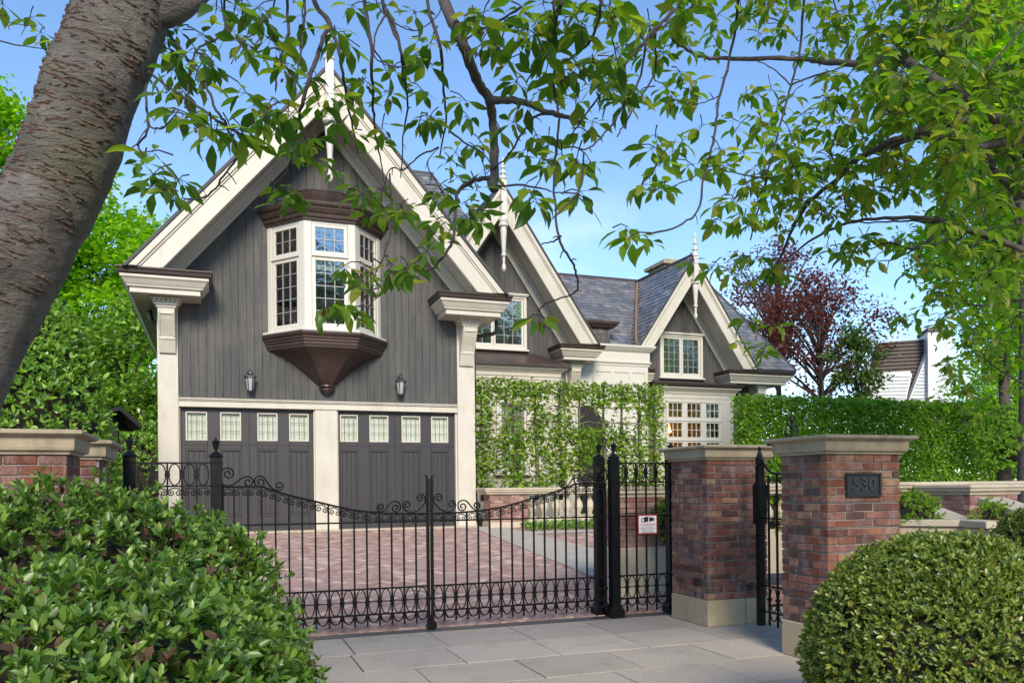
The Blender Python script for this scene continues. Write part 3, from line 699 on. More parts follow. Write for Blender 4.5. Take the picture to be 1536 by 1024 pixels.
# hip end right
plane_roof('roof_slates', (18.18, 6.05, 5.50), (19.9, 6.05, 5.50), (18.55, 9.1, 9.0), (15.85, 9.1, 9.0), G)
mb = MB(); mb.tube([(19.9, 6.05, 5.5), (18.55, 9.1, 9.02)], .05, 6); mb.tube([(15.75, 9.1, 9.05), (18.55, 9.1, 9.05)], .06, 6); mb.build('ridge_cap', M['roof_edge'], G)
plane_roof('roof_slates', (19.9, 6.05, 5.50), (19.9, 12.0, 5.5), (18.55, 12.0, 9.0), (18.55, 9.1, 9.0), G)
# high roof behind the garage
plane_roof('roof_slates', (3.2, 5.6, 7.9), (9.2, 5.6, 7.9), (7.75, 9.5, 12.15), (3.2, 9.5, 12.15), G)
MB().box(3.2, 7.75, 9.48, 9.7, 12.05, 12.24).build('ridge_cap', M['roof_edge'], G)
# flat dormer
mb = MB(); mb.box(11.2, 12.86, 6.55, 7.4, 6.0, 6.72); mb.build('dormer_wall', M['shade'], G)
slates('dormer_shingles', (11.2, 6.545, 6.0), (1, 0, 0), (0, 0, 1), [(0, 0), (1.66, 0), (1.66, .72), (0, .72)], G, .24, .2, 'shingle_gr', .01)
MB().sweep([(-.3, 6.68), (.12, 6.68), (.17, 6.74), (.24, 6.80), (.25, 6.88), (-.3, 6.90)], [(11.2, 7.4), (11.2, 6.55), (12.86, 6.55), (12.86, 7.4)]).build('dormer_roof', M['copper'], G)
# chimney cap behind the right gable ridge
p = at(1018, 394, 31); q = at(992, 392, 31); q2 = at(1080, 386, 31); mb = MB(); mb.box(q.x, q2.x-.4, p.y, p.y+1.2, 6., p.z-.1); mb.build('chimney', M['sandstone'], G)
mb = MB(); mb.box(q.x-.12, q2.x-.3, p.y-.15, p.y+1.35, p.z-.1, p.z+.03); mb.box(q.x+.15, q2.x-.6, p.y+.1, p.y+1.1, p.z+.031, p.z+.15); mb.build('chimney_cap', M['sandstone'], G)
# attic block behind, so nothing shows through between the wings
MB().box(6.3, 18., 9.6, 12., .6, 5.4).build('wall', M['siding'], G)
# ------------------------------------------------------------------ ground
mb = MB(); mb.add([(-400, -400, -.03), (400, -400, -.03), (400, 400, -.03), (-400, 400, -.03)], [(0, 1, 2, 3)])
stru(mb.build('ground', surf('garden_ground', (.07, .085, .04), .95, (.05, .045, .03), .8, .8, .5, 8)))
def ramp_sheet(name, poly, dz, m, n=24):
    """a strip following the rise of the drive; poly in plan, cut into slices along y"""
    ys = [p[1] for p in poly]; y0, y1 = min(ys), max(ys); mb = MB()
    area = sum(poly[i-1][0]*poly[i][1]-poly[i][0]*poly[i-1][1] for i in range(len(poly)))
    if area < 0: poly = poly[::-1]
    for i in range(n):
        a, b = y0+(y1-y0)*i/n, y0+(y1-y0)*(i+1)/n
        q = poly_clip(poly, [(-99, a), (99, a), (99, b), (-99, b)])
        if len(q) > 2: mb.add([(x, y, drive_z(y)+dz) for x, y in q], [tuple(range(len(q)))])
    return stru(mb.build(name, m))
ramp_sheet('garden_bed', [(-9, -8.9), (16, -8.9), (16, 0), (-9, 0)], -.02, M['sand'], 12)
MB().box(-30, 40, .0, 30, -.02, .60).build('terrace_ground', M['sand'])['kind'] = 'structure'
ramp_sheet('driveway_bed', [(-1.4, -8.86), (9.5, -8.86), (9.5, -.4), (-1.4, -.4)], .0, M['joint'])
# herringbone of separate clay pavers
mb = MB(); W = .105; ca = math.cos(PI/4); rr = random.Random(5)
strip = [(5.82, -8.9), (5.9, -.43), (6.62, -.43), (6.75, -2.6), (7.4, -5.6), (7.4, -8.9)]
def inside(x, y): return -1.4 < x < 9.4 and -9.1 < y < -.3
for i in range(-90, 130):
    for j in range(-130, 60):
        mm = (i-j) % 4
        if mm == 0: wx, wy = 2, 1
        elif mm == 3: wx, wy = 1, 2
        else: continue
        cx, cy = (i+wx/2)*W, (j+wy/2)*W
        X = (cx-cy)*ca+3; Y = (cx+cy)*ca-4
        if not inside(X, Y): continue
        g = .006; hz = rr.uniform(.010, .015); tx, ty = rr.uniform(-.012, .012), rr.uniform(-.012, .012); pts = []
        for (a, b) in ((g, g), (wx*W-g, g), (wx*W-g, wy*W-g), (g, wy*W-g)):
            px, py = i*W+a, j*W+b; x = (px-py)*ca+3; y = (px+py)*ca-4
            pts.append((x, y, drive_z(y)+hz+tx*(x-X)+ty*(y-Y)))
        q2 = poly_clip([(p[0], p[1]) for p in pts], [(-1.3, -8.868), (9.3, -8.868), (9.3, -.45), (-1.3, -.45)])
        if len(q2) < 3: continue
        pts = [(a, b, drive_z(b)+hz+tx*(a-X)+ty*(b-Y)) for a, b in q2]; k = len(pts)
        lo = [(p[0], p[1], p[2]-.012) for p in pts]
        mb.add(pts+lo, [tuple(range(k))]+[(e, e+k, (e+1) % k+k, (e+1) % k) for e in range(k)])
stru(mb.build('driveway', M['paver']))
ramp_sheet('concrete_strip', [(5.84, -7.6), (5.9, -.43), (6.66, -.43), (6.68, -1.45), (9.4, -1.45), (9.4, -1.75), (6.85, -1.9), (7.12, -4.2), (7.3, -7.6)], .022, M['strip'])
MB().box(.66, 5.8, -9.02, -8.87, -.02, .012).build('drain_channel', surf('steel_channel', (.10, .10, .115), .4, metal=.6))['kind'] = 'structure'
# street-side slabs, running bond
mb = MB(); y = -9.02; row = 0; rr = random.Random(9); hts = [.87, .74, .75, .75, .75, .8, .8, .8, .8]
while y > -16:
    h = hts[min(row, len(hts)-1)]; x = 2.72-.885*14+[.05, 0., .42, .12, .5][row % 5]
    while x < 13:
        w_ = .885
        z = rr.uniform(-.003, .003); tl = rr.uniform(-.002, .002); g = .0065
        g2 = .013; c = [(x+g, y-h+g2), (x+w_-g, y-h+g2), (x+w_-g, y-g2+.006), (x+g, y-g2+.006)]
        mb.add([(a, b, z+tl*(a-x)) for a, b in c]+[(a, b, -.03) for a, b in c], [(0, 1, 2, 3), (0, 4, 5, 1), (1, 5, 6, 2), (2, 6, 7, 3), (3, 7, 4, 0)])
        x += w_
    y -= h; row += 1
stru(mb.build('pavement', M['slab']))
MB().box(-9.5, 13.5, -16, -9.02, -.028, -.008).build('pavement_joint', surf('mossy_joint', (.05, .046, .035), .95))['kind'] = 'structure'
MB().box(-60, 60, -26, -17.9, -.025, -.015).build('road', surf('asphalt', (.05, .05, .052), .9))['kind'] = 'structure'
# ------------------------------------------------------------------ brickwork laid brick by brick
def brick_block(name, x0, x1, y0, y1, z0, z1, parent, m='brick', seed=0, course=.068, recess=3, bl=.195):
    rr = random.Random(seed); mb = MB(); g = .0055; n = max(1, round((z1-z0)/course)); ch = (z1-z0)/n; d = .09
    for i in range(n):
        za, zb = z0+i*ch+g*.8, z0+(i+1)*ch-g*.8
        if recess and i % recess == 0 and i: za += .009
        for side in range(4):
            L_ = (x1-x0) if side % 2 == 0 else (y1-y0); cut = d if side % 2 else 0
            u = cut; off = (0 if (i+side) % 2 else -.5*bl)
            u = cut+off
            while u < L_-cut-.01:
                a = max(u, cut)+g*.6; b = min(u+bl, L_-cut)-g*.6; u += bl+rr.uniform(-.01, .01)
                if b-a < .03: continue
                j = rr.uniform(-.0045, .0045); e = rr.uniform(-.0015, .0015)
                if side == 0: mb.box(x0+a, x0+b, y0+j, y0+d, za+e, zb+e)
                elif side == 2: mb.box(x0+a, x0+b, y1-d, y1-j, za+e, zb+e)
                elif side == 1: mb.box(x1-d, x1-j, y0+a, y0+b, za+e, zb+e)
                else: mb.box(x0+j, x0+d, y0+a, y0+b, za+e, zb+e)
    o = mb.build(name, M[m], parent, bevel=.0035)
    k = .010; cb = MB(); i = 0
    cb.box(x0+.022, x1-.022, y0+.022, y1-.022, z0, z1)
    while i < n:
        e = min(n, i+(recess or n)); cb.box(x0+k, x1-k, y0+k, y1-k, z0+i*ch+(.007 if i else 0), z0+e*ch-(.001 if e < n else 0)); i = e
    cb.build('mortar_core', M['mortar'], parent)
    return o
def rect(x0, x1, y0, y1): return [(x0, y0), (x1, y0), (x1, y1), (x0, y1)]
def cap(x0, x1, y0, y1, z, parent, h=.165, m='sandstone', name='cap_stone'):
    """moulded capstone with a weathered flat top"""
    p = [(0, z), (.018, z), (.02, z+.022), (.045, z+.026), (.05, z+.045), (.052, z+.105), (.062, z+.115), (.085, z+.118), (.105, z+.13), (.105, z+h-.008), (.095, z+h), (0, z+h+.008)]
    MB().sweep(p, rect(x0, x1, y0, y1), True).add([(x0-.0, y0, z+h+.0075), (x1, y0, z+h+.0075), (x1, y1, z+h+.0075), (x0, y1, z+h+.0075)], [(0, 1, 2, 3)]).build(name, M[m], parent)
def pillar(name, label, x0, x1, y0, y1, seed, ztop=1.755, plinth=.285, h=.155):
    t = thing(name, label, 'pillar', ((x0+x1)/2, (y0+y1)/2, 0), 'brick gate pillars with sandstone caps')
    brick_block('brickwork', x0, x1, y0, y1, plinth, ztop, t, seed=seed)
    mb = MB(); e = .004; xm = x0+(x1-x0)*.62
    mb.box(x0-e, xm-.002, y0-e, y1+e, 0, plinth-.003); mb.box(xm+.002, x1+e, y0-e, y1+e, 0, plinth-.003)
    mb.build('plinth', M['plinth'], t, bevel=.008)
    cap(x0, x1, y0, y1, ztop, t, h)
    return t
pl = pillar('brick_pillar', 'square brick gate pillar between the fence panel and the small open gate', 5.6, 6.365, -9.93, -9.20, 1, 1.775, .283)
mb = MB(); mb.box(5.585, 5.60, -9.80, -9.66, .42, .50)
mb.build('sensor_box', M['black'], pl, bevel=.006)
mb = MB(); mb.tube([(6.14, -9.94, .41), (6.14, -9.965, .41)], .045, 16); mb.tube([(6.14, -9.966, .41), (6.14, -9.975, .41)], .025, 12); mb.build('photo_eye', M['black'], pl, smooth=False)
pn = pillar('brick_pillar', 'brick gate pillar carrying the black number plaque', 5.44, 6.215, -11.915, -11.33, 2, 1.752, .31)
# number plaque
pq = MB(); X0, X1, Z0, Z1, Y = 5.622, 5.985, 1.395, 1.594, -11.915
pq.box(X0, X1, Y-.022, Y-.006, Z0, Z1)
for q in ((X0, X1, Z0, Z0+.018), (X0, X1, Z1-.018, Z1), (X0, X0+.018, Z0+.0181, Z1-.0181), (X1-.018, X1, Z0+.0181, Z1-.0181)): pq.box(q[0], q[1], Y-.036, Y-.0221, q[2], q[3])
plaque = pq.build('number_plaque', M['black'], pn, bevel=.004)
def text_mesh(name, body, size, loc, rot, m, parent, ext=.004, align='CENTER', sx=1.):
    cu = bpy.data.curves.new(name, 'FONT'); cu.body = body; cu.size = size; cu.extrude = ext; cu.align_x = align; cu.align_y = 'CENTER'; cu.offset = 0
    ob = bpy.data.objects.new(name, cu); COL.objects.link(ob); bpy.context.view_layer.update()
    me = bpy.data.meshes.new_from_object(ob); bpy.data.objects.remove(ob)
    me.materials.clear(); me.materials.append(m)
    o = bpy.data.objects.new(name, me); COL.objects.link(o); o.rotation_euler = rot; o.scale = (sx, 1, 1)
    b0 = Vector((0, 0, 0)); q = parent; o.parent = parent
    while q is not None: b0 += q.location; q = q.parent
    o.location = Vector(loc)-b0
    return o
text_mesh('house_number', '530', .145, ((X0+X1)/2, Y-.026, (Z0+Z1)/2+.0), (PI/2, 0, 0), surf('raised_numerals', (.045, .046, .05), .35), plaque, .006, sx=1.15)
p3 = pillar('brick_pillar', 'brick pillar beside the leftmost iron post, just behind the nearest left pillar', -1.0, -.19, -9.87, -9.19, 3, 1.765, .285)
p4 = pillar('brick_pillar', 'nearest brick pillar at the left edge behind the big leafy shrub', -1.45, -.20, -11.36, -10.80, 4, 1.745, .31)
# ------------------------------------------------------------------ wrought iron
FZ = dict(top=1.768, top2=1.546, mid=1.157, low=.47, low2=.205)
GY = -8.93
def bar(mb, x, y, z0, z1, w=.017): mb.box(x-w/2, x+w/2, y-w/2, y+w/2, z0, z1)
def oval(mb, cx, cz, rx, rz, y, r=.0065, n=18, a0=0, a1=2*PI):
    pts = [(cx+rx*math.cos(a0+(a1-a0)*k/n), y, cz+rz*math.sin(a0+(a1-a0)*k/n)) for k in range(n+1)]
    mb.tube(pts, r, 5, cap=False)
def spiral(cx, cz, r0, r1, a0, turns, y, n=22):
    return [Vector((cx+(r0+(r1-r0)*k/n)*math.cos(a0+turns*2*PI*k/n), y, cz+(r0+(r1-r0)*k/n)*math.sin(a0+turns*2*PI*k/n))) for k in range(n+1)]
def cscroll(mb, xa, xb, za, zb, y, r=.006):
    """arch of two little inward curls hung under a rail in one bay"""
    xm = (xa+xb)/2; w = (xb-xa)*.46; zt = (za+zb)/2-.012; sl = (zb-za)/(xb-xa)
    pts = []
    for k in range(9):
        a = PI-PI*k/8; X = xm+w*math.cos(a); pts.append((X, y, zt-.05+.043*math.sin(a)+sl*(X-xm)))
    mb.tube(pts, r, 5)
    for sg in (-1, 1):
        cx = xm+sg*w*.53
        sp = spiral(cx, zt-.052+sl*(cx-xm), w*.47, .006, 0 if sg > 0 else PI, -1.3*sg, y, 14)
        mb.tube(sp, r*.9, 5)
def lower_frieze(mb, xs, y):
    """ovals between the two low rails, collars on the bars, arcs with pointed flares below"""
    for a, b in zip(xs[:-1], xs[1:]):
        m_ = (a+b)/2; w = (b-a)*.40
        oval(mb, m_, (.47+.205)/2, w, .128, y)
        oval(mb, m_, .205, w, .085, y, a0=PI, a1=2*PI, n=10)
    mb.box(xs[0], xs[-1], y-.004, y+.004, .333, .343)
    for x in xs:
        mb.box(x-.024, x+.024, y-.012, y+.012, .322, .352)
        for sg in (-1, 1): mb.tube([(x+sg*.012, y, .205-.02), (x+sg*.02, y, .15), (x+sg*.034, y, .125)], [.007, .006, .003], 5)
        mb.box(x-.016, x+.016, y-.011, y+.011, .148, .162)
def post(name, label, x, y, z=1.86):
    t = thing(name, label, 'gate post', (x, y, 0), 'square iron posts of the driveway gate')
    mb = MB(); mb.lathe([(.053, .09), (.053, z-.04)], (x, y, 0), sq=True)
    for zz in (1.768, 1.546, 1.157, .47, .205): mb.box(x-.059, x+.059, y-.059, y+.059, zz-.008, zz+.008)
    mb.build('post_shaft', M['iron'], t, bevel=.004)
    MB().lathe([(.085, 0), (.085, .09), (.078, .10), (.062, .13), (.062, .145), (.05, .15)], (x, y, 0), sq=True).build('post_foot', M['iron'], t, bevel=.004)
    MB().lathe([(.05, z-.039), (.066, z-.038), (.068, z-.02), (.05, z-.005), (.03, z+.012), (.014, z+.02), (.012, z+.035), (.022, z+.045), (.03, z+.09), (.033, z+.105), (.04, z+.112), (.03, z+.122), (.012, z+.13), (.012, z+.14), (.004, z+.155)], (x, y, 0), 12).build('post_finial', M['iron'], t, smooth=False)
    return t
post('gate_post', 'square black iron post at the hinge of the left gate leaf, with urn finial', .708, GY)
post('gate_post', 'leftmost black iron post, against the brick pillar on the left', -.055, GY)
post('gate_post', 'black iron post where the right gate leaf meets the fence with the warning sign', 4.995, GY-.03)
post('gate_post', 'slim black iron post tucked behind the right hinge post', 4.90, GY+.16)
post('gate_post', 'black iron post standing beside the brick pillar right of the warning sign', 5.765, GY)
def rail(mb, xa, xb, z, y, w=.012): mb.box(xa, xb, y-w, y+w, z-.008, z+.008)
def fence_panel(label, xa, xb, xs):
    t = thing('iron_fence_panel', label, 'fence', ((xa+xb)/2, GY, 0), 'short iron fence panels beside the gate')
    for z in (FZ['top'], FZ['top2'], FZ['mid'], FZ['low'], FZ['low2']):
        mb = MB(); rail(mb, xa, xb, z, GY); mb.build('rail', M['iron'], t)
    for x in xs:
        mb = MB(); bar(mb, x, GY, .05, FZ['top']-.009); mb.build('picket', M['iron'], t)
    mb = MB(); X = [xa]+xs+[xb]
    for a, b in zip(X[:-1], X[1:]):
        oval(mb, (a+b)/2, (1.768+1.546)/2, (b-a)*.40, .103, GY); cscroll(mb, a, b, 1.546, 1.546, GY)
    for x in xs: mb.box(x-.024, x+.024, GY-.012, GY+.012, 1.64, 1.67)
    mb.build('scroll_frieze', M['iron'], t); mb = MB(); lower_frieze(mb, X, GY)
    mb.build('oval_frieze', M['iron'], t, smooth=False)
fence_panel('iron fence panel left of the gate, in front of the left garage door edge', -.0, .65, [.011+.13*k for k in range(1, 5)])
fence_panel('iron fence panel to the right of the gate, carrying the warning sign', 5.05, 5.71, [5.17, 5.30, 5.43, 5.56])
def top_curve(x):
    """upper rail height of the left leaf: level by the post, then sweeping down to the middle"""
    P = [(.74, 1.537), (1.125, 1.537), (1.15, 1.53), (1.24, 1.492), (1.37, 1.453), (1.49, 1.42), (1.62, 1.388), (1.83, 1.332), (2.03, 1.285), (2.3, 1.25), (2.55, 1.237), (2.80, 1.235)]
    for (a, za), (b, zb) in zip(P[:-1], P[1:]):
        if a <= x <= b: return za+(zb-za)*(x-a)/(b-a)
    return P[-1][1] if x > 2 else P[0][1]
def gate_leaf(label, mirror, sep):
    t = thing('gate_leaf', label, 'gate', (1.77 if not mirror else 2*2.83-1.77, GY, 0), 'two leaves of the driveway gate')
    MX = (lambda x: 2*2.83-x) if mirror else (lambda x: x)
    def fin(mb, name, smooth=False):
        mb.v = [(MX(a), b, c) for a, b, c in mb.v]; return mb.build(name, M['iron'], t, smooth=smooth)
    xa, xb = .765, 2.805
    xs = [.87+.1292*k for k in range(15)]
    mb = MB(); n = 60; tp = [(xa+(xb-xa)*k/n) for k in range(n+1)]
    mb.tube([(x, GY, top_curve(x)) for x in tp], .012, 6); fin(mb, 'top_rail')
    for z in (FZ['mid'], FZ['low'], FZ['low2']):
        mb = MB(); rail(mb, xa, xb, z, GY); fin(mb, 'rail')
    for x in xs:
        mb = MB(); bar(mb, x, GY, .085, top_curve(x)-.004); fin(mb, 'picket')
    mb = MB(); bar(mb, xb+.003, GY, .09, 1.60, .03); mb.tube([(xb+.003, GY, 1.59), (xb-.0, GY, 1.625), (xb-.028, GY, 1.648)], [.013, .011, .005], 6); bar(mb, xa, GY, .085, 1.542, .026); fin(mb, 'stile')
    mb = MB(); X = [xa]+xs+[xb]
    for a, b in zip(X[:-1], X[1:]): cscroll(mb, a, b, top_curve(a), top_curve(b), GY)
    fin(mb, 'scroll_frieze'); mb = MB(); lower_frieze(mb, X, GY); fin(mb, 'oval_frieze')
    Y = GY
    def S(c1, c2, mids, r=.0085):
        """c = (cx, cz, r0, start angle, turns): spirals joined through mids"""
        s1 = spiral(c1[0], c1[1], c1[2], .012, c1[3], c1[4], Y)[::-1]; s2 = spiral(c2[0], c2[1], c2[2], .012, c2[3], c2[4], Y)
        pts = catmull([s1[-2], s1[-1]]+[(a, Y, b) for a, b in mids]+[s2[0], s2[1]], 6)
        mb = MB(); mb.tube(s1[:-1]+pts[6:-6]+s2[1:], r, 6); fin(mb, 'scroll')
    # big curl by the post sweeping down and up into a second curl; then an arch with a curl at each end
    S((.818, 1.663, .057, PI/2, -1.4), (1.002, 1.583, .054, PI/2, -1.3), [(.768, 1.706), (.742, 1.67), (.737, 1.61), (.76, 1.566), (.813, 1.548), (.870, 1.563), (.937, 1.616)])
    S((1.113, 1.580, .052, PI, 1.3), (1.293, 1.541, .046, -PI/2, 1.25), [(1.072, 1.622), (1.109, 1.641), (1.152, 1.622), (1.204, 1.545), (1.245, 1.508)])
    # pair at the meeting stiles
    S((2.732, 1.401, .048, 0, 1.35), (2.586, 1.330, .044, PI, -1.3), [(2.783, 1.365), (2.757, 1.318), (2.702, 1.272), (2.637, 1.249), (2.580, 1.266), (2.549, 1.298)])
    S((2.466, 1.303, .050, 0, -1.3), (2.309, 1.311, .037, PI, -1.25), [(2.510, 1.345), (2.474, 1.368), (2.425, 1.362), (2.385, 1.322), (2.352, 1.283), (2.312, 1.263), (2.280, 1.28)])
    return t
gl_ = gate_leaf('left leaf of the black iron driveway gate, with a floor wheel at its free edge', False, 0)
mb = MB(); mb.tube([(2.83, GY-.02, .055), (2.83, GY-.055, .055)], .055, 20); mb.tube([(2.83, GY-.056, .055), (2.83, GY-.07, .055)], .022, 12); mb.box(2.81, 2.85, GY-.019, GY+.02, .05, .14); mb.build('wheel', M['iron'], gl_)
gate_leaf('right leaf of the black iron driveway gate, hinged near the warning sign', True, 0)
# hinge clasp between the twin posts
# small gate between the right pillars, standing open
t = thing('pedestrian_gate', 'small black iron gate standing open between the two brick pillars on the right', 'gate', (6.0, -10.4, 0))
gx = 6.0
mb = MB(); mb.lathe([(.032, .05), (.032, 1.70)], (gx, -10.29, 0), sq=True); mb.lathe([(.05, 1.1), (.052, 1.5), (.035, 1.53)], (gx, -10.29, 0), sq=True); mb.build('stile', M['iron'], t)
mb = MB(); mb.lathe([(.03, 1.70), (.04, 1.72), (.045, 1.78), (.03, 1.80), (.012, 1.86), (.02, 1.88), (.004, 1.9)], (gx, -10.29, 0), 10); mb.build('gate_finial', M['iron'], t)
for k in range(6):
    mb = MB(); bar(mb, gx, -10.43-.13*k, .07, 1.60, .018); mb.build('picket', M['iron'], t)
for z in (1.60, 1.16, .47, .205):
    mb = MB()
    if z == 1.60: mb.tube(catmull([(gx, -10.31, 1.83), (gx, -10.36, 1.72), (gx, -10.45, 1.64), (gx, -10.6, 1.61), (gx, -11.2, 1.60)], 5), .013, 6)
    else: mb.box(gx-.012, gx+.012, -11.2, -10.31, z-.008, z+.008)
    mb.build('rail', M['iron'], t)
mb = MB()
ov = MB(); co_ = MB()
for k in range(5):
    m_ = -10.43-.13*k-.065
    ov.tube([(gx, m_+.052*math.cos(a), .337+.128*math.sin(a)) for a in [2*PI*q/16 for q in range(17)]], .0065, 5, cap=False)
    ov.tube([(gx, m_+.052*math.cos(a), .205+.085*math.sin(a)) for a in [PI+PI*q/10 for q in range(11)]], .0065, 5, cap=False)
    for zc in (1.1, 1.54): mb.tube([(gx, m_+.045*math.cos(a)*(1-q/24), zc+.045*math.sin(a)*(1-q/24)) for q, a in [(q, 2*PI*q/12) for q in range(20)]], .006, 5)
for k in range(6): ov.box(gx-.013, gx+.013, -10.43-.13*k-.024, -10.43-.13*k+.024, .322, .352)
ov.build('oval_frieze', M['iron'], t); mb.build('scroll_frieze', M['iron'], t)
# overthrow finial seen above the pillar cap: lantern-like iron crest
p = at(1188, 660, 8.2); t = thing('iron_crest', 'black iron scroll crest rising behind the numbered pillar cap', 'ironwork', (p.x, p.y, 1.5))
mb = MB(); mb.tube([(p.x, p.y, 1.2), (p.x, p.y, 2.16)], .012, 6); mb.lathe([(.004, .12), (.014, .06), (.02, .03), (.012, 0)][::-1], (p.x, p.y, 2.12), 8); mb.build('stem', M['iron'], t)
for sg in (-1, 1):
    mb = MB(); mb.tube(catmull([(p.x, p.y, 2.06), (p.x+sg*.05, p.y, 2.10), (p.x+sg*.075, p.y, 2.04), (p.x+sg*.055, p.y, 1.96), (p.x+sg*.02, p.y, 1.92)], 5), .010, 6)
    mb.tube(catmull([(p.x+sg*.02, p.y, 1.91), (p.x+sg*.09, p.y, 1.95), (p.x+sg*.15, p.y, 1.94), (p.x+sg*.17, p.y, 1.90)], 5), .010, 6); mb.build('scroll', M['iron'], t)
mb = MB(); mb.tube([(p.x-.3, p.y, 1.9), (p.x+.3, p.y, 1.9)], .011, 6); mb.build('rail', M['iron'], t)
# ------------------------------------------------------------------ warning sign wired to the fence
sx0, sx1, sz0, sz1, sy = 5.302, 5.556, .945, 1.168, GY-.03
t = thing('warning_sign', 'small white warning sign with red border fixed to the iron fence', 'sign', ((sx0+sx1)/2, sy, sz0))
MB().box(sx0, sx1, sy-.002, sy, sz0, sz1).build('sign_plate', M['sign_r'], t)
MB().box(sx0+.012, sx1-.012, sy-.0035, sy-.0021, sz0+.012, sz1-.012).build('sign_face', M['sign_w'], t)
cx = (sx0+sx1)/2
mb = MB(); q = sy-.0045
mb.prism([(cx-.075, 1.125), (cx-.03, 1.145), (cx+.0, 1.147), (cx+.02, 1.141), (cx+.085, 1.13), (cx+.085, 1.10), (cx+.01, 1.085), (cx-.045, 1.082), (cx-.075, 1.09)], q, q+.0008)
mb.tube([(cx-.062, q+.0, 1.107), (cx-.062, q+.0008, 1.107)], .026, 20); mb.build('camera_symbol', M['sign_b'], t)
mb = MB(); mb.tube([(cx-.062, q-.0012, 1.107), (cx-.062, q-.0002, 1.107)], .016, 20); mb.prism([(cx+.005, 1.14), (cx+.02, 1.137), (cx+.02, 1.089), (cx-.0, 1.086), (cx+.01, 1.11)], q-.0012, q-.0002); mb.build('symbol_highlight', M['sign_w'], t)
text_mesh('sign_heading', 'WARNING', .040, (cx, sy-.0042, 1.054), (PI/2, 0, 0), M['sign_r'], t, .0004, sx=1.05)
for k, s_ in enumerate(['ALL ACTIVITIES ARE', 'RECORDED TO AID IN THE', 'PROSECUTION OF ANY', 'CRIME COMMITTED', 'AGAINST THIS FACILITY']):
    text_mesh('sign_text', s_, .0165, (cx, sy-.0042, 1.028-.0165*k), (PI/2, 0, 0), M['sign_b'], t, .0004)
# ------------------------------------------------------------------ balustrade and garden walls
t = thing('balustrade', 'sandstone balustrade with a brick end pier beside the right garage door', 'balustrade', (8.3, -.5, .6))
brick_block('pier', 6.27, 7.16, -.62, -.2, .76, 1.36, t, 'brick_pale', 11, recess=0)
MB().box(6.24, 7.19, -.65, -.17, .55, .757).build('plinth', M['sandstone_lt'], t, bevel=.01)
def coping(path, z, parent, w=.0, h=.14, name='coping', closed=True):
    p = [(-.1, z), (.01, z), (.02, z+.03), (.05, z+.05), (.06, z+.085), (.075, z+.10), (.075, z+h-.01), (.05, z+h), (-.1, z+h)]
    MB().sweep(p, path, closed).build(name, M['sandstone_lt'], parent)
coping(rect(6.2, 11.6, -.66, -.16), 1.36, t); MB().box(6.2, 11.6, -.6, -.2, 1.38, 1.495).build('coping', M['sandstone_lt'], t)
MB().box(7.17, 11.5, -.60, -.24, .60, .80).build('base', M['sandstone_lt'], t, bevel=.01)
BAL = [(.085, 0), (.085, .05), (.05, .06), (.06, .085), (.045, .10), (.075, .17), (.105, .25), (.10, .31), (.06, .40), (.042, .46), (.04, .49), (.062, .50), (.062, .52), (.085, .53), (.085, .56)]
k = 0; x = 7.33; b0 = None
while x < 11.4:
    if b0 is None:
        mb = MB(); mb.lathe(BAL[:2], (0, 0, 0), sq=True); mb.lathe(BAL[2:-2], (0, 0, 0), 14); mb.lathe(BAL[-2:], (0, 0, 0), sq=True)
        b0 = mb.build('baluster', M['sandstone_lt'], t, local=True); b0.location = Vector((x, -.42, .80))-t.location
    else:
        b = b0.copy(); COL.objects.link(b); b.location = Vector((x, -.42, .80))-t.location
    x += .285
t = thing('garden_wall', 'low brick garden wall with tall stone plinth behind the warning sign fence', 'wall', (6.3, -7.8, 0))
brick_block('brickwork', 5.50, 7.4, -8.02, -7.6, .72, 1.36, t, 'brick_pale', 12, recess=3)
MB().box(5.48, 7.42, -8.04, -7.58, 0, .717).build('plinth', M['sandstone_lt'], t, bevel=.01)
coping(rect(5.5, 7.4, -8.02, -7.6), 1.36, t); MB().box(5.5, 7.4, -8.0, -7.62, 1.38, 1.495).build('coping', M['sandstone_lt'], t)
# terrace on the right
t = thing('terrace_wall', 'stone topped terrace wall with brick corner pier at the right', 'wall', (10.5, -8.8, 0))
brick_block('pier', 10.25, 11.15, -9.15, -8.35, 1.0, 1.34, t, 'brick_pale', 13, recess=0)
coping(rect(10.25, 11.15, -9.15, -8.35), 1.34, t); MB().box(10.25, 11.15, -9.1, -8.4, 1.36, 1.478).build('coping', M['sandstone_lt'], t)
coping(rect(7.2, 13.2, -8.2, -7.9), 1.385, t); MB().box(7.2, 13.2, -8.19, -7.91, 1.40, 1.522).build('coping', M['sandstone_lt'], t)
brick_block('brickwork', 9.35, 10.24, -8.15, -7.95, .7, 1.385, t, 'brick_pale', 14, recess=0)
MB().box(7.2, 13.2, -8.16, -7.94, .3, .86).build('base', M['sandstone_lt'], t)
for x in (7.5, 7.78, 8.06, 8.34, 8.62, 8.90, 9.18):
    b = b0.copy(); COL.objects.link(b); b.parent = t; b.location = Vector((x, -8.05, .85))-t.location; b.scale = (1, 1, .95)
def slope_block(a, b, w, h, parent, name='stair_coping'):
    """sloping coping stone between two points"""
    a, b = Vector(a), Vector(b); d = (b-a); s = Vector((d.y, -d.x, 0)).normalized()*w/2; up = Vector((0, 0, h))
    v = [a-s, a+s, b+s, b-s]; MB().add([tuple(p-up) for p in v]+[tuple(p) for p in v], [(0, 1, 2, 3), (4, 5, 6, 7), (0, 1, 5, 4), (1, 2, 6, 5), (2, 3, 7, 6), (3, 0, 4, 7)]).build(name, M['sandstone_lt'], parent, bevel=.008)
slope_block(at(1382, 756, 10.3), at(1452, 783, 8.9), .30, .10, t)
slope_block(at(1486, 745, 9.6), at(1560, 770, 8.3), .30, .10, t)
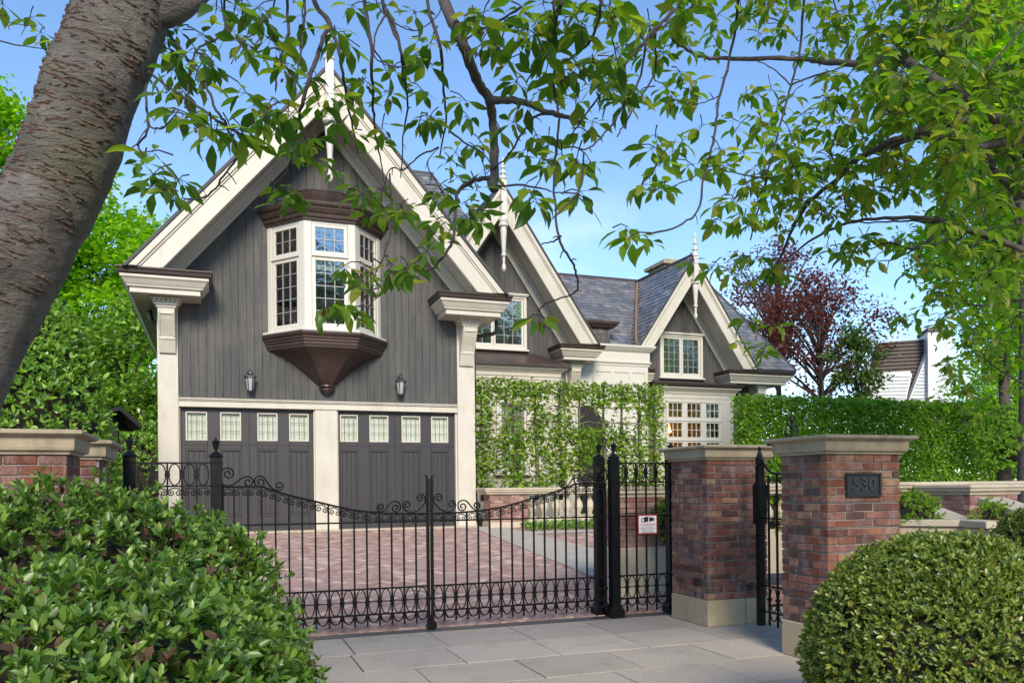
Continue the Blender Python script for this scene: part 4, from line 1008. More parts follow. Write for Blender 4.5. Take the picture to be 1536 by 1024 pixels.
a, b, c = at(1340, 785, 9.2), at(1452, 782, 8.9), at(1500, 786, 8.3)
for q0, q1 in ((a, b), (b, c)): slope_block((q0.x, q0.y, 1.10), (q1.x, q1.y, 1.10+(.0 if q0 is a else .003)), .28, .075, t, 'low_coping'); slope_block((q0.x, q0.y, 1.02), (q1.x, q1.y, 1.02), .2, .9, t, 'low_wall')
a = Vector((6.6, -8.75, 1.02)); 
MB().box(8.2, 14.5, -9.8, -8.2, .0, .95).build('terrace_bed', M['sand'])['kind'] = 'structure'
# ------------------------------------------------------------------ little roofed post at the left
p = at(182, 640, 17.5); t = thing('roofed_post', 'dark timber post with a small tilted roof beside the ivy', 'garden structure', (p.x, p.y, .6))
MB().box(p.x-.28, p.x-.05, p.y-.1, p.y+.1, .6, p.z+.2).build('post', M['shade'], t)
mb = MB(); mb.add([tuple(at(x, y, D)) for x, y, D in ((153, 616, 17), (182, 609, 17), (214, 638, 17.2), (196, 642, 18.6), (158, 640, 18.6), (153, 621, 17), (180, 615, 17), (212, 643, 17.2), (196, 647, 18.6), (158, 645, 18.6))],
                  [(0, 1, 2, 3, 4), (9, 8, 7, 6, 5), (0, 1, 6, 5), (1, 2, 7, 6), (2, 3, 8, 7), (3, 4, 9, 8), (4, 0, 5, 9)]); mb.build('small_roof', M['shade'], t)
# ------------------------------------------------------------------ neighbour's house
p0 = at(1310, 520, 40)
t = thing('neighbour_house', 'white clapboard house with steep brown roof and tall white chimney beyond the hedge', 'house', (33, 13.5, 0))
def A(x, y, D=40): return at(x, y, D)
def quad_clap(name, pts, m, thick=Vector((.1, .3, 0))):
    v = [tuple(p) for p in pts]; n = len(v); mb = MB(); mb.add(v+[tuple(Vector(p)+thick) for p in v], [tuple(range(n)), tuple(range(2*n-1, n-1, -1))]+[(i, (i+1) % n, (i+1) % n+n, i+n) for i in range(n)]); return mb.build(name, m, t)
quad_clap('gable_wall', [A(1362, 640, 39.8), A(1362, 603, 39.8), A(1393, 524, 39.8), A(1400, 524, 39.8), A(1400, 640, 39.8)], M['siding_w'])
mb = MB()
for k in range(22):
    yy = 530+k*5.2; xl = 1362+(603-yy)/(603-524)*31 if yy < 603 else 1362
    a, b = A(xl+2, yy, 39.76), A(1400, yy, 39.76); mb.add([tuple(a), tuple(b), (b.x, b.y, b.z+.03), (a.x, a.y, a.z+.03)], [(0, 1, 2, 3)])
mb.build('clapboard_lines', surf('clapboard_shadow_gap', (.35, .35, .35), .7), t)
mb = MB()
for k in range(14):
    yy = 566+k*5.4; a, b = A(1301, yy, 39.37), A(1366-max(0, yy-562)*.2, yy-1, 39.37); mb.add([tuple(a), tuple(b), (b.x, b.y, b.z+.03), (a.x, a.y, a.z+.03)], [(0, 1, 2, 3)])
mb.build('clapboard_lines', MATS['clapboard_shadow_gap'], t)
mb = MB()
for k in range(17):
    yy = 517+k*5.6; a, b = A(1318-(yy-514)*.26, yy, 40.26), A(1393-max(0, yy-522)*.36, yy-4, 40.26); mb.add([tuple(a), tuple(b), (b.x, b.y-.05, b.z+.045), (a.x, a.y-.05, a.z+.045)], [(0, 1, 2, 3)])
mb.build('shingle_courses', M['roof_edge'], t)
RP = [A(1391, 508), A(1393, 524), A(1357, 612), A(1296, 560), A(1318, 517)]
slates('roof', A(1290, 612, 40), A(1400, 608, 40)-A(1290, 612, 40), A(1340, 500, 45)-A(1340, 612, 40), [(.3, 1.2), (2.0, .0), (2.45, -.2), (3.6, 3.3), (3.5, 3.95), (.9, 3.6)], t, .16, .5, 'shingle_br', .03)
quad_clap('roof_deck', [A(1391, 508, 40.3), A(1395, 522, 40.3), A(1362, 614, 40.3), A(1296, 600, 40.3), A(1318, 514, 40.3)], M['shingle_br'])
quad_clap('wall', [A(1300, 560, 39.4), A(1365, 556, 39.4), A(1368, 562, 39.4), A(1350, 640, 39.4), A(1300, 640, 39.4)], M['siding_w'])
mb = MB(); c0 = A(1393, 640, 39.5); c1 = A(1408, 640, 39.5); c2 = A(1431, 640, 40.8); zt = A(1393, 497, 39.5).z
mb.prism([(c0.x, c0.y), (c1.x, c1.y), (c2.x, c2.y), (c0.x+1.1, c0.y+1.6)], 2, zt, 'z'); mb.build('chimney', M['siding_w'], t)
mb = MB(); mb.prism([(c0.x-.08, c0.y-.08), (c1.x, c1.y-.1), (c2.x+.1, c2.y-.05), (c0.x+1.1, c0.y+1.7)], zt, zt+.18, 'z'); mb.build('chimney_cap', M['shingle_br'], t)
# ------------------------------------------------------------------ cherry trees framing the view
def px(lst, ox=0, oy=0, k=1.): return [(ox+a/k, oy+b/k) for a, b in lst]
C5 = lambda *l: px(l, 160, 0, 3.414)
C6 = lambda *l: px(l, 560, 0, 2.438)
C7 = lambda *l: px(l, 900, 0, 2.415)
C4 = lambda *l: px(l, 1100, 240, 2.56)
C3 = lambda *l: px(l, 360, 260, 2.845)
def depth(x, y, j=0.):
    """how far the twigs hang from the camera: nearer on the left, deeper to the right and lower down"""
    return 3.55+.45*math.sin(x*.011+1.3)+.35*math.sin(y*.017+x*.006)+max(0, x-1000)*.0018+j+(2.3*min(1, max(0, (y-410)/110))*min(1, max(0, (x-1290)/60)))
def trunk_mesh(path, rad, parent, m, n=56, sub=10, name='trunk', amp=.02, knots=()):
    pts = catmull(path, sub); k = len(pts); rr_ = np.interp(np.linspace(0, len(rad)-1, k), range(len(rad)), rad)
    mb = MB(); mb.tube(pts, list(rr_), n)
    V = []
    for v in mb.v:
        v = Vector(v); q = min(range(0, k, 2), key=lambda i: (pts[i]-v).length_squared); c = pts[q]; d = (v-c)
        L0 = d.length; d = d/max(L0, 1e-6)
        f = noise.noise(v*5.)*amp*1.3+noise.noise(v*13.)*amp*.5+noise.noise(Vector((v.x*30, v.y*30, v.z*70)))*amp*.16
        for kp, kr, ka in knots:
            e = (v-kp).length/kr
            if e < 2: f += ka*math.exp(-e*e*1.5)+ka*.5*noise.noise(v*38.)*math.exp(-e*e*.8)
        V.append(tuple(v+d*f))
    mb.v = V
    return mb.build(name, m, parent, smooth=True), pts, rr_
t_ = NT('cherry_bark'); v_ = t_.coord('Object')
b_ = t_.add('ShaderNodeBsdfPrincipled'); b_.inputs['Roughness'].default_value = .62
n1 = t_.noise(v_, 4., 8, .65); n2 = t_.noise(t_.coord('Object', (1, 1, 1)), 2.1, 4, .5); n3 = t_.noise(t_.coord('Object', (14, 14, 60), (0, .55, .0)), 1., 5, .65)
cc = t_.ramp(n1, [(.3, (.07, .056, .048)), (.46, (.15, .122, .104)), (.6, (.23, .195, .17)), (.76, (.34, .30, .26))])
cc = t_.mix(t_.ramp(n2, [(.5, (0, 0, 0)), (.66, (.55, .55, .55))]), cc, (.125, .125, .055, 1))
cc = t_.mix(t_.ramp(n3, [(.6, (0, 0, 0)), (.72, (.6, .6, .6))]), cc, (.06, .042, .032, 1))
t_.link(cc, b_.inputs['Base Color'])
h = t_.math('ADD', t_.noise(v_, 26., 8, .7), t_.math('MULTIPLY', n3, 1.2)); t_.link(t_.bump(h, 1., .03), b_.inputs['Normal']); t_.link(b_.outputs[0], t_.out.inputs[0]); M['bark'] = t_.m
t_ = None
CH = thing('cherry_tree', 'leaning cherry tree at the left with banded grey bark and branches arching over the gate', 'tree', at(-190, 1290, 3.25))
TD = 3.25
tp = [at(-200, 1330, TD+.15), at(-185, 1050, TD+.1), at(-150, 760, TD+.05), at(-83, 600, TD), at(-17, 470, TD), at(48, 345, TD), at(77, 290, TD), at(101, 235, TD), at(125, 165, TD), at(151, 105, TD), at(183, 25, TD), at(215, -70, TD), at(235, -190, TD+.1), at(240, -340, TD+.2)]
tr, tpts, trad = trunk_mesh(tp, [.27, .23, .20, .188, .182, .179, .177, .175, .174, .173, .172, .145, .11, .085], CH, M['bark'], 110, 22, amp=.011,
    knots=[(at(190, 40, TD-.2), .085, .022), (at(18, 490, TD-.2), .07, .026), (at(112, 385, TD-.14), .05, .02), (at(52, 165, TD-.12), .035, .02), (at(66, 500, TD-.1), .06, .014)])
# raised corky lenticels banding the trunk, laid on the real surface
from mathutils.bvhtree import BVHTree
bvh = BVHTree.FromPolygons([v.co for v in tr.data.vertices], [tuple(p.vertices) for p in tr.data.polygons])
mb = MB(); rr = random.Random(21); Fw0 = Vector((_s, _c, 0))
for i in range(520):
    q = rr.uniform(.30, .95)*(len(tpts)-2); k = int(q); a = tpts[k]; ax = (tpts[k+1]-a).normalized(); R = trad[k]
    side = ax.cross(Fw0).normalized(); frt = side.cross(ax).normalized()
    if frt.dot(Fw0) > 0: frt = -frt
    th0 = rr.uniform(-1.35, 1.35); big = rr.random() < .6
    ln = rr.uniform(.22, .52) if big else rr.uniform(.08, .2); hh = rr.uniform(.004, .0075) if big else rr.uniform(.0025, .004); n = 11
    up0 = (q-k)*(tpts[k+1]-a).length; tilt = rr.uniform(-.008, .004); rows = []; wv = rr.uniform(0, 6)
    for j in range(n):
        s = j/(n-1)*2-1; th = th0+s*ln*.5; rd = frt*math.cos(th)+side*math.sin(th)
        p = a+ax*(up0+tilt*s+.0022*math.sin(s*3+wv))
        w_ = math.sqrt(max(0, 1-s*s))*(.75+.25*math.sin(s*9+wv)); cell = []
        for du, hgt in ((-hh*w_-.001, -.002), (-hh*w_*.5, .007*w_), (hh*w_*.4, .009*w_), (hh*w_+.001, -.002)):
            o0 = p+ax*du; h_, nn_, _, _ = bvh.ray_cast(o0+rd*(R+.3), -rd)
            if h_ is None: h_ = o0+rd*R
            cell.append(h_+rd*hgt)
        rows.append(cell)
    mb.add([tuple(p) for r in rows for p in r], [(j*4+i2, j*4+i2+1, (j+1)*4+i2+1, (j+1)*4+i2) for j in range(n-1) for i2 in range(3)])
o = mb.build('bark_ridges', surf('corky_ridges', (.20, .125, .08), .85, (.07, .045, .035), 26., .9, .8, 200, isl=.3), CH, smooth=True); o['kind'] = 'stuff'
limb = [at(195, 20, TD), at(262, 12, TD+.02), at(320, -30, TD+.1), at(430, -110, 3.4), at(620, -190, 3.6), at(860, -230, 3.9), at(1120, -250, 4.3)]
trunk_mesh(limb, [.085, .062, .045, .042, .04, .035, .025], CH, M['bark'], 30, 10, 'limb', .008)
# px polylines traced branch by branch: (start radius m, end radius m, points, side)
BR = [
 (.006,.003,C5((300,150),(420,310),(500,430),(560,560),(610,640),(670,790),(600,900),(520,1000),(440,1022),(380,1015))),
 (.006,.003,C5((195,330),(200,410),(205,560),(210,670),(170,730),(165,760),(215,830))),
 (.004,.002,C5((205,570),(230,650),(290,655),(340,600),(360,590))),
 (.006,.003,C5((200,360),(240,390),(340,460),(430,520),(530,590),(600,640),(690,690),(760,700))),
 (.006,.003,C5((600,-20),(610,130),(570,200),(480,240),(430,330),(420,450),(430,600),(470,660))),
 (.008,.004,C5((920,-20),(930,170),(900,270),(870,370),(865,460))),
 (.008,.003,C5((1015,-20),(1010,140),(990,300),(960,480))),
 (.013,.004,C5((1050,-40),(1140,120),(1110,190),(1070,320),(1030,420),(1000,540),(960,700),(930,860),(850,960),(848,1010))),
 (.010,.003,C5((1140,120),(1190,270),(1220,440),(1240,560),(1270,700),(1290,790))),
 (.012,.003,C5((1320,-20),(1350,200),(1360,400),(1365,560),(1375,680),(1400,800),(1430,1000))),
 (.010,.006,C5((1410,-20),(1460,100),(1500,240),(1520,420))),
 (.004,.003,C5((690,-20),(710,150))),
 (.005,.002,C5((1440,60),(1380,160),(1370,280),(1420,330),(1500,350))),
 (.005,.002,C5((860,0),(780,140),(690,230),(640,330))),
 (.004,.002,C5((900,260),(860,250),(760,270),(700,240))),
 (.028,.020,C6((225,-120),(255,0),(300,100),(345,210),(380,300),(425,370),(440,480),(443,600),(440,690))),
 (.020,.008,C6((425,365),(470,368),(540,370),(620,405),(700,425),(760,450))),
 (.013,.003,C6((440,655),(370,660),(310,700),(300,770),(290,880),(240,960),(190,990),(60,990))),
 (.006,.003,C6((660,-30),(665,150),(640,200),(590,260),(560,300))),
 (.007,.003,C6((700,-30),(670,60),(660,300),(680,430),(670,540),(660,650),(670,800),(690,900),(730,960),(742,1010),(748,1060),(700,1085),(630,1110),(604,1140))),
 (.006,.003,C6((835,-30),(800,140),(740,200),(680,240))),
 (.010,.003,C6((1100,40),(1060,80),(1010,130),(940,210),(860,310),(790,400),(720,500))),
 (.006,.003,C6((1000,150),(970,300),(920,380),(860,470),(790,540),(730,540))),
 (.006,.003,C6((1030,120),(1030,260),(990,340),(920,450),(890,500))),
 (.010,.004,C6((195,-30),(240,150),(255,300),(265,450),(240,580))),
 (.009,.003,C6((30,-20),(90,150),(115,250),(125,400),(110,500),(100,650))),
 (.004,.002,C6((0,180),(60,240),(160,240),(170,220))),
 (.005,.003,C6((540,25),(450,80),(380,120),(300,170))),
 (.006,.003,C6((690,420),(590,430),(500,560),(460,600),(440,620))),
 (.005,.003,C6((455,680),(570,680),(650,700))),
 (.004,.002,C6((770,560),(760,680),(700,760),(650,800))),
 (.006,.003,C6((280,480),(330,520),(400,560),(430,600))),
 (.005,.003,C6((240,540),(170,570),(110,620),(60,620),(20,760))),
 (.004,.002,C6((690,860),(650,885),(615,892))),
 (.005,.002,C6((300,770),(250,700),(200,600),(240,540))),
 (.005,.002,C3((640,0),(650,200),(620,330),(600,380),(570,370),(565,430),(590,490),(560,560),(510,570))),
 (.004,.002,C3((620,350),(660,430),(690,490))),
 (.004,.002,C3((590,490),(530,495),(490,480))),
 (.004,.002,[(0,62),(40,70),(90,74),(110,70)]), (.003,.002,[(0,28),(20,35),(55,40)]),
 (.004,.002,[(560,-10),(610,45),(650,30),(668,0)]), (.004,.002,[(330,-10),(345,50),(380,70)]),
]
BRR = [
 (.040,.006,C7((1700,560),(1560,480),(1490,455),(1380,395),(1290,335),(1180,270),(1090,215),(1000,228),(900,232),(800,222),(720,215),(540,212),(400,212),(330,190),(260,140))),
 (.022,.004,C7((1400,400),(1300,440),(1180,470),(1060,510),(960,560),(900,600),(870,640),(760,730),(700,820))+C4((290,150),(230,260),(170,390),(110,480),(97,560),(86,690))),
 (.026,.010,C7((1600,490),(1450,520),(1350,530),(1250,500),(1130,500),(1040,540),(960,560))),
 (.022,.004,C7((1650,960),(1560,920),(1450,870),(1330,830),(1200,795),(1090,790),(930,800),(800,850),(700,920),(660,960))),
 (.009,.004,C7((740,-40),(720,200),(690,310),(660,430),(630,540),(600,650),(570,770),(545,870))),
 (.010,.004,C7((500,-40),(485,130),(465,230),(430,360),(420,450),(400,560),(375,640),(355,760),(280,820),(170,850))),
 (.009,.004,C7((380,-40),(260,70),(190,130),(80,240),(0,330))),
 (.005,.003,C7((690,310),(640,260),(560,215))),
 (.006,.004,C7((690,310),(780,275),(860,250),(900,232))),
 (.006,.004,C7((1140,-30),(1100,60),(1060,150))),
 (.006,.004,C7((840,-40),(880,100),(905,215))),
 (.008,.004,C7((1350,-30),(1320,80),(1260,110),(1240,80),(1230,0))),
 (.007,.004,C7((1560,60),(1450,200),(1390,270),(1370,330))),
 (.012,.005,C7((1380,395),(1240,380),(1150,350),(1100,320))),
 (.022,.008,C7((1600,740),(1500,690),(1430,620),(1400,560),(1300,540))),
 (.004,.002,C7((380,620),(300,660),(240,685))),
 (.004,.002,C7((430,350),(380,370),(340,380))),
 (.005,.003,C7((520,50),(600,60),(680,100),(720,150))),
 (.012,.004,C7((1250,810),(1150,900),(1050,880),(980,900))),
 (.010,.004,C4((1150,530),(1060,545),(950,560),(880,545),(830,560))),
 (.008,.003,C4((1120,860),(1040,820),(960,760),(880,720))),
 (.009,.004,C4((1116,350),(1000,310),(880,270),(760,240),(640,235),(520,240),(440,230))),
 (.007,.003,C4((880,300),(780,320),(680,350),(620,380),(560,390))),
 (.006,.003,C4((1130,120),(1040,60),(960,0))), (.006,.003,C4((950,40),(940,140),(980,260))),
 (.005,.003,C7((870,640),(840,560),(850,500),(900,450))), (.005,.003,C7((640,640),(560,640),(460,620),(400,600))),
 (.005,.003,C7((1290,335),(1310,230),(1300,120),(1330,60))), (.005,.003,C7((1180,270),(1200,180),(1250,130))),
]
SPL = C5((300,200),(440,160),(500,180),(560,60),(650,50),(680,75),(760,50),(800,110),(860,60),(620,180),(690,220),(740,280),(820,190),(880,260),(950,250),(600,280),(550,320),(470,280),(380,300),(340,360),(310,480),(390,440),(450,420),(560,430),(230,400),(240,440),(370,570),(410,580),(520,640),(540,700),(640,680),(700,690),(740,740),(200,780),(190,840),(230,900),(260,960),(330,830),(360,930),(370,980),(930,330),(720,480),(750,540),(840,510),(880,560),(930,590),(860,620),(960,400),(1010,400),(1000,90),(1040,130),(1080,40),(1170,140),(1200,200),(1130,480),(1090,550),(1200,500),(1260,560),(1160,600),(1240,680),(1050,700),(1000,730),(960,780),(1100,780),(1010,820),(1200,850),(1160,880),(900,980),(980,990),(1300,330),(1330,400),(1440,370),(1230,300),(1230,450),(1290,470),(1250,30),(1280,70),(1410,660),(1380,740),(1420,780),(1480,680),(1320,1000),(560,130),(500,240),(840,560),(800,600)) \
 + C6((50,20),(150,40),(110,60),(180,150),(150,200),(210,160),(200,230),(30,260),(60,260),(180,330),(60,340),(390,170),(420,190),(460,190),(350,30),(400,60),(370,90),(330,60),(480,240),(510,270),(550,250),(520,300),(560,300),(450,150),(510,90),(540,120),(580,100),(560,50),(620,20),(600,130),(700,60),(740,60),(760,80),(700,120),(720,210),(800,200),(740,240),(650,300),(600,330),(620,290),(690,260),(790,310),(840,290),(880,330),(900,370),(930,310),(890,220),(880,180),(860,30),(900,60),(180,420),(200,440),(110,480),(150,530),(220,430),(170,600),(150,600),(280,350),(340,370),(500,380),(480,430),(560,380),(510,450),(600,500),(640,540),(620,580),(660,610),(690,580),(550,550),(800,450),(780,480),(740,380),(700,330),(280,590),(340,580),(300,560),(310,650),(270,640),(250,690),(230,730),(290,710),(330,740),(380,700),(410,640),(380,770),(330,790),(410,810),(230,800),(220,860),(250,890),(200,920),(130,760),(540,700),(570,740),(600,740),(620,780),(740,600),(800,600),(760,700),(780,730),(350,430),(380,490),(400,530),(350,520),(470,490),(70,960),(130,980),(90,1000),(40,820),(20,790),(110,780),(590,1140),(612,1150),(540,60),(640,60),(600,200),(660,180),(520,180),(560,150)) \
 + C3((200,80),(230,100),(540,110),(560,170),(610,150),(590,60),(500,60),(440,395),(470,420),(510,430),(370,550),(420,570),(460,590),(500,590),(530,480),(640,420),(660,460),(700,420),(700,170),(680,150),(180,120))+[(45,28),(60,50),(95,18),(5,8),(88,60),(250,60),(262,45)]
SPR = C7((20,30),(60,30),(100,70),(20,90),(150,80),(180,90),(150,140),(240,100),(260,110),(320,50),(350,30),(310,130),(330,180),(420,60),(420,110),(430,180),(160,190),(210,190),(240,190),(60,180),(60,220),(30,230),(20,290),(60,330),(90,350),(130,340),(290,260),(250,330),(330,300),(300,370),(340,340),(260,350),(400,285),(370,460),(500,440),(490,475),(200,500),(210,540),(280,490),(300,520),(260,560),(340,600),(180,620),(150,670),(190,690),(230,680),(200,610),(530,340),(580,350),(620,330),(640,370),(580,430),(590,460),(520,560),(440,550),(480,600),(560,600),(450,600),(520,660),(640,650),(600,640),(700,520),(740,460),(800,460),(760,400),(740,200),(770,180),(820,180),(850,150),(910,150),(960,170),(980,180),(1060,170),(1060,210),(860,260),(820,280),(900,270),(830,350),(860,400),(900,350),(940,380),(880,450),(820,500),(870,530),(930,440),(1000,480),(850,590),(780,590),(900,620),(990,600),(1080,620),(720,680),(800,660),(700,720),(740,730),(620,740),(640,780),(560,720),(520,770),(470,750),(420,740),(430,790),(540,810),(490,720),(600,800),(660,830),(720,780),(100,820),(100,860),(170,830),(180,880),(340,950),(400,980),(430,960),(520,920),(560,940),(620,960),(650,980),(480,990),(850,760),(800,740),(960,720),(880,680),(1000,700),(930,650),(1000,850),(960,870),(900,870),(870,900),(820,900),(940,900),(780,30),(820,50),(850,70),(790,120),(870,90),(940,30),(1000,40),(1040,90),(1050,120),(1100,80),(1160,60),(1200,40),(690,480),(660,560),(740,600),(580,540),(640,500),(790,540),(1020,560),(950,520),(920,560),(560,480),(690,350),(720,420),(1060,700),(760,800),(690,640),(600,700)) \
 + C4((60,440),(100,450),(180,440),(60,610),(40,700),(70,720),(130,700),(150,640),(100,740),(130,150),(60,100),(160,90),(250,160),(230,100),(40,250),(190,240),(640,600),(620,640),(680,620),(720,560),(750,500),(780,540),(700,600),(840,560),(900,530),(800,610),(860,640),(860,800),(920,740),(1000,700),(1060,660),(840,840),(900,860),(960,820),(1040,800),(1090,760),(1000,900),(920,900),(1080,860),(1060,950),(1020,980),(960,640),(1040,600),(560,320),(620,300),(540,380),(440,360),(400,360),(500,300),(700,330),(820,340),(900,350),(740,400),(660,440),(1100,1000),(1090,1080))
rg = np.random.default_rng(11)
for n_, (xa, xb, ya, yb) in ((95, (1390, 1560, -20, 210)), (60, (1300, 1420, -20, 160)), (75, (1240, 1560, 110, 300)), (46, (1400, 1560, 290, 440)), (70, (1400, 1570, 430, 650)), (26, (1120, 1300, -30, 60)), (16, (1010, 1200, -40, 30)), (90, (1330, 1570, -20, 260)), (50, (1400, 1570, 180, 420)), (22, (1180,1330,230,330))):
    SPR += [(rg.uniform(xa, xb), rg.uniform(ya, yb)) for _ in range(n_)]
def foliage(tree, spots, brs, leafm, dshift, k, twigm, lsize, seed, nl=(3, 6), drop=.0):
    rr = random.Random(seed); rg = np.random.default_rng(seed)
    for (r0, r1, pts) in brs:
        if pts[0][1] <= 0 and pts[0][0] < 1380: pts = [(pts[0][0]-12+rr.random()*24, -170)]+list(pts)
        W = []; n = len(pts); j = rr.uniform(-.25, .25)
        for i, (x, y) in enumerate(pts): W.append(at(x, y, depth(x, y, j*.4)+dshift))
        W = catmull(W, 5); m = len(W)
        W = [p+Vector((rr.uniform(-1, 1), rr.uniform(-1, 1), rr.uniform(-1, 1)))*min(.004, .0025+r0*.1) for p in W]
        rad = [max(.0022, (r0+(r1-r0)*(i/(m-1))**.8)*rr.uniform(.9, 1.12)) for i in range(m)]
        mb = MB(); mb.tube(W, rad, 7 if r0 > .012 else 5)
        # short side spurs
        for i in range(2, m-1, 3 if r0 < .012 else 4):
            if rr.random() < .3:
                d = Vector((rr.gauss(0, 1), rr.gauss(0, 1), rr.gauss(-.2, .8))).normalized(); L_ = rr.uniform(.02, .07)
                mb.tube([W[i], W[i]+d*L_*.6, W[i]+d*L_+Vector((0, 0, -.01))], [.003, .0024, .0016], 4)
        mb.build('branch' if r0 > .012 else 'twig', M['limb'] if r0 > .018 else twigm, tree, smooth=True)
    P, Dn, Nn, S = [], [], [], []; stems = MB(); dry = ([], [], [], [])
    for (x, y) in spots:
        p = at(x, y, depth(x, y, rr.uniform(-.3, .3))+dshift+(0 if x < 1350 else rr.uniform(-.3, .7)))
        if rr.random() < drop: continue
        tw = Vector((rr.gauss(0, 1), rr.gauss(0, 1), rr.gauss(.5, .5))).normalized(); stems.tube([p+tw*.09, p+tw*.04+Vector((0, 0, .012)), p], [.0032, .0026, .002], 4)
        az0 = rr.uniform(0, 6.28); n = rr.randint(*nl)
        for i in range(n):
            az = az0+i*2.4+rr.uniform(-.3, .3); dr = rr.uniform(-1.0, .1)
            d = Vector((math.cos(az)*math.cos(dr), math.sin(az)*math.cos(dr), math.sin(dr)))
            q = p+tw*rr.uniform(0, .035)+d*.012; s_ = lsize*rr.uniform(.5, 1.12)
            stems.tube([q-d*.01, q+d*.014], [.0012, .0011], 3, cap=False)
            P.append(q+d*.014); Dn.append(d); S.append(s_)
            nn = Vector((0, 0, 1))+Vector((rr.gauss(0, .35), rr.gauss(0, .35), 0)); nn = nn-d*nn.dot(d); Nn.append(nn)
        if rr.random() < .13:
            for i in range(6):
                q = p+Vector((rr.gauss(0, .012), rr.gauss(0, .012), -rr.uniform(.01, .05))); dry[0].append(q); dry[1].append((rr.gauss(0, .5), rr.gauss(0, .5), -1)); dry[2].append((rr.gauss(0, 1), rr.gauss(0, 1), .2)); dry[3].append(rr.uniform(.015, .032))
    stems.build('leaf_stalks', twigm, tree)['kind'] = 'stuff'
    leaves('crown', leafm, [tuple(p) for p in P], [tuple(p) for p in Dn], [tuple(p) for p in Nn], S, 'cherry', tree, .86)
    leaves('dried_blossom', L['dried'], [tuple(p) for p in dry[0]], dry[1], dry[2], dry[3], 'small', tree)['kind'] = 'stuff'
extraL = [(rg.uniform(-150, 1300), rg.uniform(-330, -15)) for _ in range(55)]
foliage(CH, SPL+extraL, BR, L['cherry'], 0., 1, M['twig'], .102, 5, (5, 8), .22)
p0 = at(1860, 1100, 5.2)
CR = thing('cherry_tree', 'cherry tree at the right edge with dense yellow-green leaves on long dark limbs', 'tree', (p0.x, p0.y, 0))
trunk_mesh([Vector((p0.x, p0.y, 0)), at(1860, 800, 5.2), at(1830, 500, 5.1), at(1780, 250, 5.0), at(1720, 60, 5.0), at(1690, -150, 5.0)], [.24, .2, .17, .15, .11, .07], CR, M['bark'], 40, 10, amp=.01)
mb = MB(); mb.tube(catmull([at(1780, 250, 5.0), at(1700, 250, 4.9), at(1600, 235, 4.7)], 5), [.08]*5+[.06]*6, 10)
mb.tube(catmull([at(1830, 500, 5.1), at(1720, 430, 5.), at(1600, 405, 4.8)], 5), [.06]*5+[.03]*6, 8); mb.tube(catmull([at(1800, 330, 5.1), at(1700, 310, 5.), at(1590, 305, 4.8)], 5), [.05]*5+[.026]*6, 8); mb.build('limb', M['limb'], CR, smooth=True)
extraR = [(rg.uniform(1100, 1800), rg.uniform(-330, -15)) for _ in range(45)]+[(rg.uniform(1550, 1750), rg.uniform(0, 600)) for _ in range(60)]
foliage(CR, SPR+extraR, BRR, L['cherry_y'], .25, 1, M['twig'], .098, 6, (5, 9), .12)
# ------------------------------------------------------------------ shrubs
def mound(name, label, cat, ells, leafm, lsize, shoots, per, core, seed, shape='oval', dead=0, up=.35, group=None, jitter=.04, base=None, nz=2.2, namp=.06):
    c0 = ells[0][0]; t = thing(name, label, cat, (c0[0], c0[1], 0 if base is None else base), group)
    rg = np.random.default_rng(seed); P, D, N, S = [], [], [], []; dd = ([], [], [], [])
    areas = [e[1][0]*e[1][2]+e[1][1]*e[1][2] for e in ells]
    for ei, (c, r) in enumerate(ells):
        n = int(shoots*areas[ei]/sum(areas)); c = np.array(c, float); r = np.array(r, float)
        d = rnd = rg.normal(size=(n, 3)); d = d/np.linalg.norm(d, axis=1, keepdims=True)
        d[:, 2] = np.where(d[:, 2] < -.5, -d[:, 2], d[:, 2])
        for q in d:
            f = 1+namp*noise.noise(Vector(tuple(q*nz))+Vector((seed, 0, ei)))+namp*.5*noise.noise(Vector(tuple(q*nz*3)))
            out = q/r; out /= np.linalg.norm(out); p = c+q*r*f+out*rg.normal()*jitter
            if p[2] < (base or 0)+.02: continue
            if any(i != ei and (((p-np.array(e[0]))/np.array(e[1]))**2).sum() < .86 for i, e in enumerate(ells)): continue
            sd = out+np.array([0, 0, up])+rg.normal(size=3)*.35; sd /= np.linalg.norm(sd)
            a0 = rg.uniform(0, 6.28); a = np.cross(sd, [.3, .2, 1]); a /= np.linalg.norm(a); b = np.cross(sd, a)
            isdead = rg.random() < dead*(.5+.9*max(0, noise.noise(Vector(tuple(p*3.2)))*2))
            for i in range(per):
                an = a0+2.4*i; op = rg.uniform(.35, 1.15); ld = sd*math.cos(op)+(a*math.cos(an)+b*math.sin(an))*math.sin(op)
                tgt = dd if isdead else (P, D, N, S)
                q_ = p+sd*rg.uniform(-.4, .25)*lsize-(out*lsize*1.1 if isdead else 0)
                tgt[0].append(q_); tgt[1].append(ld); tgt[2].append(sd+rg.normal(size=3)*.15); tgt[3].append(lsize*rg.uniform(.45, 1.2))
    leaves('foliage', leafm, P, D, N, S, shape, t, .85)
    if dd[0]: leaves('withered_leaves', L['shrub_dead'], dd[0], dd[1], dd[2], dd[3], shape, t)['kind'] = 'stuff'
    mb = MB()
    for c, r in ells:
        k = core; n, m = 20, 12; vs = []; fs = []
        for i in range(m+1):
            th = PI*i/m
            for j in range(n):
                an = 2*PI*j/n; q = Vector((math.sin(th)*math.cos(an), math.sin(th)*math.sin(an), math.cos(th)))
                f = k*(1+.09*noise.noise(q*3.1+Vector((seed, 1, 0)))); vs.append((c[0]+q.x*r[0]*f, c[1]+q.y*r[1]*f, max((base or 0)+.01, c[2]+q.z*r[2]*f)))
        fs = [(i*n+j, i*n+(j+1) % n, (i+1)*n+(j+1) % n, (i+1)*n+j) for i in range(m) for j in range(n)]; mb.add(vs, fs)
    mb.build('twigs', M['inner'], t); return t
